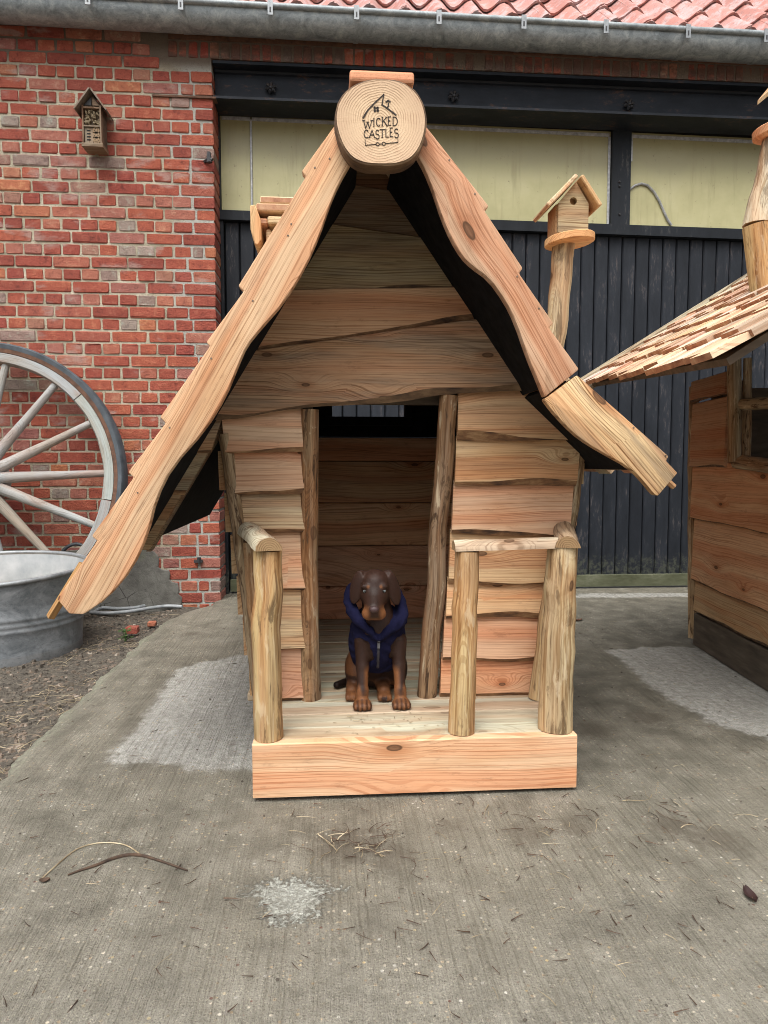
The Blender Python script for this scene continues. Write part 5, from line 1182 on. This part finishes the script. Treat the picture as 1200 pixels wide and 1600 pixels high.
b = MB(); b.add([(xl + .01, YI + .012, zs + .002), (xc - .003, YI + .012, zs + .002), (xc - .003, YI + .012, za - .03)], [(0, 1, 2)]); b.build('wire_mesh', 'iron', ih)
b = MB(); b.add([(xc + .003, YI + .012, zs + .002), (xr2 - .01, YI + .012, zs + .002), (xc + .003, YI + .012, za - .03)], [(0, 1, 2)]); b.build('gable_panel', 'weathered', ih, IG)

# ================================================================== PUPPY
def sd_ell(P, c, r_, rot=None):
    q_ = P - np.array(c, np.float32)
    if rot is not None: q_ = q_ @ np.array(rot, np.float32)       # world -> local
    r_ = np.array(r_, np.float32); k0 = np.linalg.norm(q_ / r_, axis=-1); k1 = np.linalg.norm(q_ / (r_ * r_), axis=-1); return k0 * (k0 - 1) / np.maximum(k1, 1e-6)
def sd_cap(P, a, b_, ra, rb):
    a, b_ = np.array(a, np.float32), np.array(b_, np.float32); e = b_ - a; h = np.clip(((P - a) @ e) / (e @ e), 0, 1)
    return np.linalg.norm(P - a - h[..., None] * e, axis=-1) - (ra + (rb - ra) * h)
def smin(a, b_, k):
    h = np.clip(.5 + .5 * (b_ - a) / k, 0, 1); return b_ + (a - b_) * h - k * h * (1 - h)
def grid(lo, hi, s_):
    ax = [np.arange(l, h, s_, dtype=np.float32) for l, h in zip(lo, hi)]; return np.stack(np.meshgrid(*ax, indexing='ij'), -1), ax
def surface_nets(F, ax):
    S = F < 0; nx_, ny_, nz_ = F.shape; cell = np.zeros((nx_ - 1, ny_ - 1, nz_ - 1), np.int8)
    for dx in (0, 1):
        for dy in (0, 1):
            for dz in (0, 1): cell += S[dx:nx_ - 1 + dx, dy:ny_ - 1 + dy, dz:nz_ - 1 + dz]
    act = (cell > 0) & (cell < 8); idx = -np.ones(act.shape, np.int64); ijk = np.argwhere(act); idx[act] = np.arange(len(ijk))
    acc = np.zeros((len(ijk), 3)); cnt = np.zeros(len(ijk)); i, j, k = ijk.T
    cor = [(a, b_, c) for a in (0, 1) for b_ in (0, 1) for c in (0, 1)]
    for a in cor:
        for b_ in cor:
            if sum(abs(p - q_) for p, q_ in zip(a, b_)) != 1 or a > b_: continue
            fa = F[i + a[0], j + a[1], k + a[2]]; fb_ = F[i + b_[0], j + b_[1], k + b_[2]]; m_ = (fa < 0) != (fb_ < 0)
            t_ = np.where(m_, fa / np.where(m_, fa - fb_, 1), 0); p = np.array(a)[None] + t_[:, None] * (np.array(b_) - np.array(a))[None]; acc[m_] += p[m_]; cnt[m_] += 1
    s_ = ax[0][1] - ax[0][0]; Vv = (ijk + acc / cnt[:, None]) * s_ + np.array([ax[0][0], ax[1][0], ax[2][0]]); faces = []
    for d in range(3):
        e1, e2 = (d + 1) % 3, (d + 2) % 3; sl0 = [slice(None)] * 3; sl1 = [slice(None)] * 3; sl0[d] = slice(0, -1); sl1[d] = slice(1, None)
        ch = S[tuple(sl0)] != S[tuple(sl1)]; pos_ = np.argwhere(ch); pos_ = pos_[(pos_[:, e1] > 0) & (pos_[:, e2] > 0) & (pos_[:, e1] < F.shape[e1] - 1) & (pos_[:, e2] < F.shape[e2] - 1)]
        fl = S[tuple(sl0)][tuple(pos_.T)]
        def cid(o1, o2):
            q_ = pos_.copy(); q_[:, e1] += o1; q_[:, e2] += o2; return idx[tuple(q_.T)]
        qd = np.stack([cid(-1, -1), cid(0, -1), cid(0, 0), cid(-1, 0)], 1); qd[~fl] = qd[~fl][:, ::-1]; faces.append(qd)
    return Vv, np.concatenate(faces)
fA = gnd(570, 1106, DZ); fB = gnd(625, 1111, DZ)
DOG = Vector(((fA.x + fB.x) / 2 - .006, (fA.y + fB.y) / 2 + .022, DZ + .001))
dog = thing('puppy', 'dark brown and tan puppy in navy hooded vest sitting in the playhouse doorway', 'dog', DOG)
def rotY(a): c, s_ = math.cos(a), math.sin(a); return np.array([[c, 0, s_], [0, 1, 0], [-s_, 0, c]])
def rotX(a): c, s_ = math.cos(a), math.sin(a); return np.array([[1, 0, 0], [0, c, -s_], [0, s_, c]])
def rotZ(a): c, s_ = math.cos(a), math.sin(a); return np.array([[c, -s_, 0], [s_, c, 0], [0, 0, 1]])
def torso(P):
    d = sd_ell(P, (0, .050, .195), (.058, .060, .085)); d = smin(d, sd_cap(P, (0, .06, .20), (0, .165, .085), .058, .068), .03); return smin(d, sd_ell(P, (0, .18, .072), (.074, .07, .068)), .03)
HX = -.012
def body_sdf(P):
    d = torso(P)
    d = smin(d, sd_cap(P, (0, .035, .235), (HX, .018, .315), .044, .038), .02)
    d = smin(d, sd_ell(P, (-.003, .006, .228), (.038, .030, .045)), .02)
    h = sd_ell(P, (HX, .012, .347), (.0425, .047, .040))
    h = smin(h, sd_ell(P, (HX - .002, -.006, .318), (.0395, .036, .032)), .016)
    h = smin(h, sd_cap(P, (HX - .003, -.015, .314), (HX - .007, -.060, .289), .031, .0245), .013)
    h = smin(h, sd_ell(P, (HX - .007, -.046, .276), (.0325, .030, .0185)), .010)
    for s_ in (-1, 1):
        h = smin(h, sd_ell(P, (HX - .004 + s_ * .026, -.026, .345), (.012, .010, .008)), .009)
        h = np.maximum(h, -sd_ell(P, (HX - .004 + s_ * .0265, -.043, .3325), (.0085, .010, .0065))) if False else h
        h = smin(h, sd_ell(P, (HX - .007 + s_ * .0155, -.060, .276), (.0165, .016, .016)), .006)
    d = smin(d, h, .014)
    for s_, cx in ((-1, -.0635), (1, .0405)):
        rot = rotY(-s_ * .20) @ rotZ(s_ * .55)
        e = sd_ell(P, (cx, .000, .338 if s_ < 0 else .332), (.0205, .0062, .0475), rot)
        e = smin(e, sd_ell(P, (cx - s_ * .016, .012, .375), (.013, .012, .010)), .008); d = smin(d, e, .006)
    for s_ in (-1, 1):
        x0 = -.046 if s_ < 0 else .056
        d = smin(d, sd_cap(P, (x0, .030, .180), (x0 + s_ * .001, .020, .110), .0235, .0170), .012)
        d = smin(d, sd_cap(P, (x0 + s_ * .001, .020, .110), (x0 + s_ * .002, .000, .045), .0170, .0142), .008)
        d = smin(d, sd_cap(P, (x0 + s_ * .002, .000, .045), (x0 + s_ * .003, -.006, .020), .0165, .0170), .008)
        paw = sd_ell(P, (x0 + s_ * .003, -.016, .0135), (.0255, .026, .0135))
        for q_ in (-.0185, -.0065, .0065, .0185): paw = smin(paw, sd_ell(P, (x0 + s_ * .003 + q_, -.036 + abs(q_) * .45, .0105), (.0078, .012, .0105)), .0022)
        d = smin(d, paw, .007)
        d = smin(d, sd_ell(P, (s_ * .060, .150, .066), (.034, .062, .056), rotX(.3)), .015)
    for (x0, y0) in ((-.074, .075), (.018, .062)):
        d = smin(d, sd_cap(P, (x0 * .9, .13, .030), (x0, y0 + .01, .020), .022, .0185), .012); paw = sd_ell(P, (x0, y0 - .008, .0125), (.0205, .024, .0125))
        for q_ in (-.0145, -.005, .005, .0145): paw = smin(paw, sd_ell(P, (x0 + q_, y0 - .028 + abs(q_) * .4, .010), (.0062, .010, .0098)), .002)
        d = smin(d, paw, .006)
    d = smin(d, sd_cap(P, (-.03, .235, .03), (-.07, .21, .0125), .016, .0125), .012); d = smin(d, sd_cap(P, (-.07, .21, .0125), (-.118, .165, .0115), .0125, .0105), .006)
    return d
P_, ax = grid((-.135, -.10, -.004), (.12, .275, .40), .0027)
Fd = body_sdf(P_).astype(np.float32)
Fd = np.maximum(Fd, -P_[..., 2])
Vv, Ff = surface_nets(Fd, ax)
def dog_col(p):
    x, y, z = p; dk = np.array((.028, .0128, .0085)); tan = np.array((.165, .066, .025)); f = 0.0
    sm = lambda v, a, b_: min(1, max(0, (v - a) / (b_ - a)))
    hx = x - (HX - .007)
    if z > .25 and y < -.015:                               # muzzle
        f = max(f, sm(abs(hx), .009, .021) * sm(.304, z, z + .016) * sm(-.02, y, y + .012)); f = max(f, sm(.272, z, z + .010) * sm(-.03, y, y + .01) * .8)
        for s_ in (-1, 1): f = max(f, .75 * sm(.0060 - math.hypot(x - (HX - .004 + s_ * .0175), (z - .3455)), 0, .003))
    if z < .14 and y < .055:                                # forelegs
        for x0, s_ in ((-.044, -1), (.058, 1)):
            if abs(x - x0) < .034:
                inner = sm(-(x - x0) * s_, -.002, .008); f = max(f, sm(.118, z, z + .02) * inner); f = max(f, sm(.062 + .010 * math.sin(x * 300), z, z + .016))
        if y < -.02 and z < .03: f *= .12 + .75 * abs(math.sin((x + .002) * 260)) ** 1.5
        if .036 < z < .055 and y < .0: f *= .35 + .65 * sm(abs((x + .044) if x < 0 else (x - .058)), .004, .013)
    if y >= .03 and z < .06: f = max(f, sm(.050, z, z + .02) * (.75 if y < .11 else .0))
    if x < -.05 and .07 < y < .16 and .06 < z < .12: f = max(f, .55)
    if x < -.04 and y > .155 and z < .035: return dk * .35
    if z > .365: dk = dk * 1.25
    if .30 < z < .345 and y < -.03 and abs(hx) < .012: dk = dk * .8
    return dk + (tan - dk) * f
def npmesh(name, V_, F_, mat, colors=None):
    me = bpy.data.meshes.new(name); me.from_pydata(V_.tolist(), [], F_.tolist()); me.materials.append(M[mat]); me.polygons.foreach_set('use_smooth', [True] * len(me.polygons))
    if colors is not None: a_ = me.attributes.new('col', 'FLOAT_COLOR', 'POINT'); a_.data.foreach_set('color', np.concatenate([colors, np.ones((len(colors), 1))], 1).astype(np.float32).ravel())
    me.update(); return me
def dlink(name, me): o = bpy.data.objects.new(name, me); col.objects.link(o); o.parent = dog; return o
bm_ = npmesh('body', Vv, Ff, 'fur', np.array([dog_col(p) for p in Vv])); body = dlink('body', bm_)
# VEST
def vest_sdf(P):
    d = torso(P) - .007
    d = smin(d, sd_ell(P, (-.002, .085, .160), (.080, .065, .095)), .03); d = smin(d, sd_ell(P, (0, .055, .225), (.070, .050, .045)), .025)
    d = np.maximum(d, .082 - P[..., 2] + .25 * np.maximum(P[..., 1] - .06, 0) * 0)
    path = [(-.004, -.026, .200), (-.037, -.020, .232), (-.066, .006, .255), (-.0825, .034, .292), (-.076, .062, .322), (-.045, .088, .335), (.015, .092, .332), (.050, .066, .315), (.0625, .036, .284), (.063, .004, .247), (.032, -.018, .226), (-.004, -.026, .200)]
    rad = [.009, .014, .017, .0165, .015, .015, .015, .0145, .0165, .017, .014, .009]
    pp_ = [tuple(q_) for q_ in catmull(path, 2)]; rr_ = [q_[0] for q_ in catmull([(r_, 0, 0) for r_ in rad], 2)]
    cd_ = None
    for i in range(len(pp_) - 1):
        c_ = sd_cap(P, pp_[i], pp_[i + 1], rr_[i], rr_[i + 1]); cd_ = c_ if cd_ is None else np.minimum(cd_, c_)
    d = smin(d, cd_, .016)
    d = np.maximum(d, -sd_ell(P, (-.006, -.020, .270), (.041, .052, .042)))
    d = np.maximum(d, -smin(sd_cap(P, (-.005, -.03, .250), (-.004, -.036, .206), .028, .006), sd_cap(P, (-.005, .0, .250), (-.004, -.01, .212), .026, .006), .01))
    d = np.maximum(d, -sd_ell(P, (HX, .02, .345), (.054, .068, .055)))
    for x0, s_ in ((-.046, -1), (.056, 1)):
        d = np.maximum(d, -sd_cap(P, (x0, .010, .168), (x0 + s_ * .001, -.005, .06), .0285, .034))
    return d
P2, ax2 = grid((-.12, -.075, .06), (.11, .27, .36), .0027)
Fv = vest_sdf(P2).astype(np.float32) + .0016 * np.sin(P2[..., 2] * 210 + 3 * np.sin(P2[..., 0] * 60 + P2[..., 1] * 40)) * np.sin(P2[..., 0] * 45 + P2[..., 1] * 70 + 1).astype(np.float32)
V2, F2 = surface_nets(Fv, ax2); vest = dlink('hooded_vest', npmesh('hooded_vest', V2, F2, 'navy_fleece'))
# short coat: tiny hairs lying along the skin
gx, gy, gz_ = np.gradient(Fd); hr_ = np.random.default_rng(5); fi_ = hr_.integers(0, len(Ff), 52000); wq_ = hr_.dirichlet((1, 1, 1, 1), len(fi_)); pb_ = (Vv[Ff[fi_]] * wq_[..., None]).sum(1)
ii = np.clip(np.round((pb_ - np.array([ax[0][0], ax[1][0], ax[2][0]])) / .0027).astype(int), 0, np.array(Fd.shape) - 1)
nn_ = np.stack([gx[tuple(ii.T)], gy[tuple(ii.T)], gz_[tuple(ii.T)]], 1); nn_ /= np.linalg.norm(nn_, axis=1)[:, None] + 1e-9
vd = vest_sdf(pb_.astype(np.float32)); keep = (vd > .001) & (pb_[:, 2] > .004)
for s_ in (-1, 1): keep &= np.linalg.norm(pb_ - np.array([HX - .004 + s_ * .0245, -.035, .3325]), axis=1) > .0125
keep &= np.linalg.norm(pb_ - np.array([HX - .008, -.083, .2925]), axis=1) > .014
pb_, nn_ = pb_[keep], nn_[keep]; m0 = len(pb_)
flow = np.tile(np.array([0, .35, -1.0]), (m0, 1)); face_ = (pb_[:, 2] > .26) & (pb_[:, 1] < .03); flow[face_] = np.array([0, .8, .35]); flow += hr_.normal(0, .28, (m0, 3)); flow -= (flow * nn_).sum(1)[:, None] * nn_; flow /= np.linalg.norm(flow, axis=1)[:, None]
Lh = np.where(face_, .0032, .0055) * hr_.uniform(.6, 1.2, m0); sdv = np.cross(flow, nn_); tip = pb_ + flow * Lh[:, None] + nn_ * (Lh * .22)[:, None]
HV = np.stack([pb_ - sdv * .00045 - nn_ * .0004, pb_ + sdv * .00045 - nn_ * .0004, tip], 1).reshape(-1, 3); HF = np.arange(m0 * 3).reshape(-1, 3)
hc = np.array([dog_col(p) for p in pb_]) * hr_.uniform(.55, 1.7, m0)[:, None]
coat = dlink('coat', npmesh('coat', HV, HF, 'fur', np.repeat(hc, 3, 0))); coat.parent = body; tag(coat, kind='stuff')
def front_y(x, z):
    i = int(round((x - ax2[0][0]) / .0027)); k = int(round((z - ax2[2][0]) / .0027)); c = Fv[i, :, k]; w_ = np.argwhere(c < 0); return ax2[1][w_[0][0]] if len(w_) else 0.0
b = MB(); zs_ = [z for z in np.arange(.105, .197, .006)]
b.tube([(-.004, front_y(-.004, z) - .0005, z) for z in zs_], .0042, 6, flat=.6); z_o = b.build('zip', 'zip', None); z_o.parent = vest
b = MB(); zy = front_y(-.004, .188); b.box(-.0075, -.0005, zy - .006, zy - .002, .172, .192); z_o = b.build('zip_pull', 'zip_metal', None); z_o.parent = vest
def ball(name, c, r_, mat, parent, n=14, m_=9):
    vs = [(c[0] + r_[0] * math.sin(math.pi * (i + .5) / m_) * math.cos(2 * math.pi * j / n), c[1] + r_[1] * math.sin(math.pi * (i + .5) / m_) * math.sin(2 * math.pi * j / n), c[2] + r_[2] * math.cos(math.pi * (i + .5) / m_)) for i in range(m_) for j in range(n)]
    fs = [(i * n + j, i * n + (j + 1) % n, (i + 1) * n + (j + 1) % n, (i + 1) * n + j) for i in range(m_ - 1) for j in range(n)] + [tuple(range(n)), tuple(range(m_ * n - 1, (m_ - 1) * n - 1, -1))]
    o = MB().add(vs, fs).build(name, mat, None, smooth=80); o.parent = parent; return o
def bsurf(x, z):
    i = int(round((x - ax[0][0]) / .0027)); k = int(round((z - ax[2][0]) / .0027)); w_ = np.argwhere(Fd[i, :, k] < 0); return ax[1][w_[0][0]]
for s_ in (-1, 1):
    x = HX - .004 + s_ * .0245; z = .3325; y = bsurf(x, z); e = ball('eye', (x, y + .0035, z), (.0070, .0060, .0047), 'eye', body); ball('pupil', (x - .0006, y - .0010, z + .0003), (.0034, .0022, .0034), 'pupil', e, 10, 6)
ny_ = bsurf(HX - .008, .291); ball('nose', (HX - .008, ny_ + .003, .2925), (.0132, .0085, .0095), 'nose', body)

# ================================================================== SMALL THINGS ON THE GROUND
gr = random.Random(77)
def blade(b, p, ang, L, r_, lift=.0, curl=.3, n=4, up=0.0):
    pts = []; a = ang; q_ = Vector(p)
    for i in range(n + 1): pts.append(q_ + Vector((0, 0, lift * math.sin(math.pi * i / n) + up * i / n))); q_ = q_ + Vector((math.cos(a), math.sin(a), 0)) * (L / n); a += gr.uniform(-curl, curl)
    b.tube(pts, [r_ * (1 - .6 * i / n) for i in range(n + 1)], 3, cap=False)
b = MB()
for i in range(620):
    u = gr.random(); y = gr.uniform(-.7, 2.45); x = SLAB_X - abs(gr.gauss(0, .30)) - .01
    cl = nz(x * 2.1, y * 2.1, 6)
    if cl < -.08 + .25 * gr.random(): continue
    blade(b, (x, y, soil_z(x, y) + .004), gr.uniform(0, 6.28), gr.uniform(.03, .11), gr.uniform(.0007, .0014), gr.uniform(0, .012), .35)
tag(b.build('straw_litter', 'straw'), 'dry straw and dead grass strewn over the dark soil', 'straw', kind='stuff')
def chip(b, p, r_, fl=.5):
    a = gr.uniform(0, 6.28); vs = []
    for k in range(5): an = a + k * 1.257; q_ = r_ * gr.uniform(.6, 1.2); vs.append((p[0] + math.cos(an) * q_, p[1] + math.sin(an) * q_, p[2]))
    vs += [(v_[0] * .75 + p[0] * .25, v_[1] * .75 + p[1] * .25, p[2] + r_ * fl * gr.uniform(.6, 1.1)) for v_ in vs]
    b.add(vs, [(k, (k + 1) % 5, 5 + (k + 1) % 5, 5 + k) for k in range(5)] + [(5, 6, 7, 8, 9)])
b = MB()
for i in range(7000):
    y = gr.uniform(-.8, 2.5); x = SLAB_X - abs(gr.gauss(0, .38)) - .005; chip(b, (x, y, soil_z(x, y) - .002), gr.uniform(.003, .011) * (1 if gr.random() < .93 else 1.9), gr.uniform(.3, .9))
tag(b.build('mulch', 'chips'), 'dark crumbly mulch and stone crumbs beside the concrete slab', 'mulch', kind='stuff')
b = MB(); bs = MB(); bp = MB()
for i in range(620):
    x, y = gr.uniform(SLAB_X + .02, 2.2), gr.uniform(-1.3, 2.3)
    if gr.random() < .5: x, y = gr.gauss(.1, .6), gr.gauss(-.35, .28)
    if x < SLAB_X + .02 or (-.42 < x < .42 and -.01 < y < 1.4) or x > 1.3: continue
    (blade(b, (x, y, .004), gr.uniform(0, 6.28), gr.uniform(.008, .035), gr.uniform(.0007, .0016), 0, .25, 2) if gr.random() < .72 else blade(bs, (x, y, .004), gr.uniform(0, 6.28), gr.uniform(.012, .05), gr.uniform(.0005, .0010), .002, .25, 3))
for (cu, cv, sp, nn) in ((545, 1318, .05, 26), (570, 1335, .04, 14), (838, 1298, .03, 9), (745, 1262, .02, 4), (900, 1265, .05, 8), (1000, 1255, .06, 10), (1090, 1300, .08, 12)):
    c = gnd(cu, cv)
    for i in range(nn): blade(b if gr.random() < .7 else bs, (c.x + gr.gauss(0, sp), c.y + gr.gauss(0, sp * .7), .004), gr.uniform(0, 6.28), gr.uniform(.02, .07), gr.uniform(.0007, .0015), gr.uniform(0, .006), .5)
tag(b.build('twig_litter', 'twig'), 'small dark twig scraps scattered over the concrete', 'twigs', kind='stuff'); tag(bs.build('straw_bits', 'straw'), 'thin pale straw bits scattered over the concrete', 'straw', kind='stuff')
for i in range(900):
    x, y = gr.uniform(SLAB_X + .02, 2.3), gr.uniform(-1.35, 1.9)
    if -.42 < x < .42 and -.01 < y < 1.4: continue
    chip(bp, (x, y, .0005), gr.uniform(.0012, .0038) * (1 if gr.random() < .94 else 1.7), .5)
tag(bp.build('grit', 'chips'), 'fine stone grit lying on the concrete slab', 'grit', kind='stuff')
# the arched dry stem and its brown twig
def gp(pts, z=.003): return [gnd(u, v, z) for u, v in pts]
st = catmull(gp([(62, 1376), (88, 1352), (118, 1328), (148, 1318), (178, 1317), (200, 1322), (218, 1334)])); tag(MB().tube(st, .0015, 5).build('dry_stem', 'straw', None, smooth=60), 'long thin pale dry stem bent in an arch on the concrete', 'stem')
tw = catmull(gp([(106, 1367), (125, 1360), (150, 1352), (175, 1342), (200, 1336), (222, 1337), (250, 1345), (293, 1360)])); tag(MB().tube(tw, [.0016 + .0022 * math.sin(math.pi * i / (len(tw) - 1)) for i in range(len(tw))], 6).build('twig', 'twig', None, smooth=60), 'long reddish brown twig lying under the arched dry stem', 'twig')
def leaf(name, c, L, W, ang, mat, curl, label, cat):
    vs = []; n = 8
    for i in range(n + 1):
        t_ = i / n; wd = W * math.sin(math.pi * min(1, t_ * .95 + .03)) ** .7; cx = (t_ - .5) * L
        for s_ in (-1, 0, 1):
            x, y, z = cx, s_ * wd, curl * (abs(s_) * .6 + 4 * (t_ - .5) ** 2 * .5) + .002 + .002 * nz(t_ * 4, s_, 3); vs.append((c.x + x * math.cos(ang) - y * math.sin(ang), c.y + x * math.sin(ang) + y * math.cos(ang), z))
    vs += [(p[0], p[1], p[2] - .0012) for p in vs]; m_ = 3 * (n + 1); fs = []
    for i in range(n):
        for k in range(2): a = i * 3 + k; fs += [(a, a + 1, a + 4, a + 3), (m_ + a, m_ + a + 3, m_ + a + 4, m_ + a + 1)]
        fs += [(i * 3, i * 3 + 3, m_ + i * 3 + 3, m_ + i * 3), (i * 3 + 2, m_ + i * 3 + 2, m_ + i * 3 + 5, i * 3 + 5)]
    fs += [(0, m_, m_ + 1, 1), (1, m_ + 1, m_ + 2, 2)]
    return tag(MB().add(vs, fs).build(name, mat, None, smooth=60), label, cat)
leaf('dead_leaf', gnd(1172, 1403), .046, .010, R(85), 'dead_leaf', .010, 'curled dark purple dead leaf on the bare concrete', 'leaf')
leaf('dead_leaf', gnd(70, 1378), .020, .007, R(10), 'twig', .005, 'brown curled leaf at the end of the arched dry stem', 'leaf')
leaf('dead_leaf', gnd(903, 970), .055, .016, R(15), 'rust', .008, 'rusty red fallen leaf behind the right porch corner', 'leaf')
# small green weed at the slab edge
wp_ = gnd(196, 1002, -.04); b = MB()
for i in range(26):
    a = gr.uniform(0, 6.28); L = gr.uniform(.02, .05); h = gr.uniform(.015, .06); c = wp_ + Vector((math.cos(a) * L * .6, math.sin(a) * L * .6, h)); d = Vector((math.cos(a), math.sin(a), gr.uniform(-.2, .5))); s_ = d.cross(Vector((0, 0, 1))).normalized() * .007
    b.add([c - d * .012, c + s_, c + d * .014, c - s_, c - d * .012 - Vector((0, 0, .001)), c - Vector((0, 0, .002))], [(0, 1, 2, 3), (0, 3, 5), (0, 5, 1), (1, 5, 2), (3, 2, 5)])
    b.tube([wp_, c - d * .012], .0012, 3, cap=False)
tag(b.build('weed', 'leaf_green'), 'small green weed sprouting beside the slab edge', 'weed')
# broken brick bits by the slab corner
for (u, v, s_, lb) in ((205, 987, .030, 'broken red brick piece half buried beside the green weed'), (236, 977, .022, 'smaller broken red brick piece at the slab corner near hose')):
    c = gnd(u, v, -.03); vs_, fs_ = brick_mesh(s_ * 2, s_ * 1.2, s_ * 1.5, int(u)); tag(MB().add([(c.x + p[0], c.y + p[1], c.z + p[2] + .004) for p in vs_], fs_).build('brick_fragment', 'brick'), lb, 'brick')
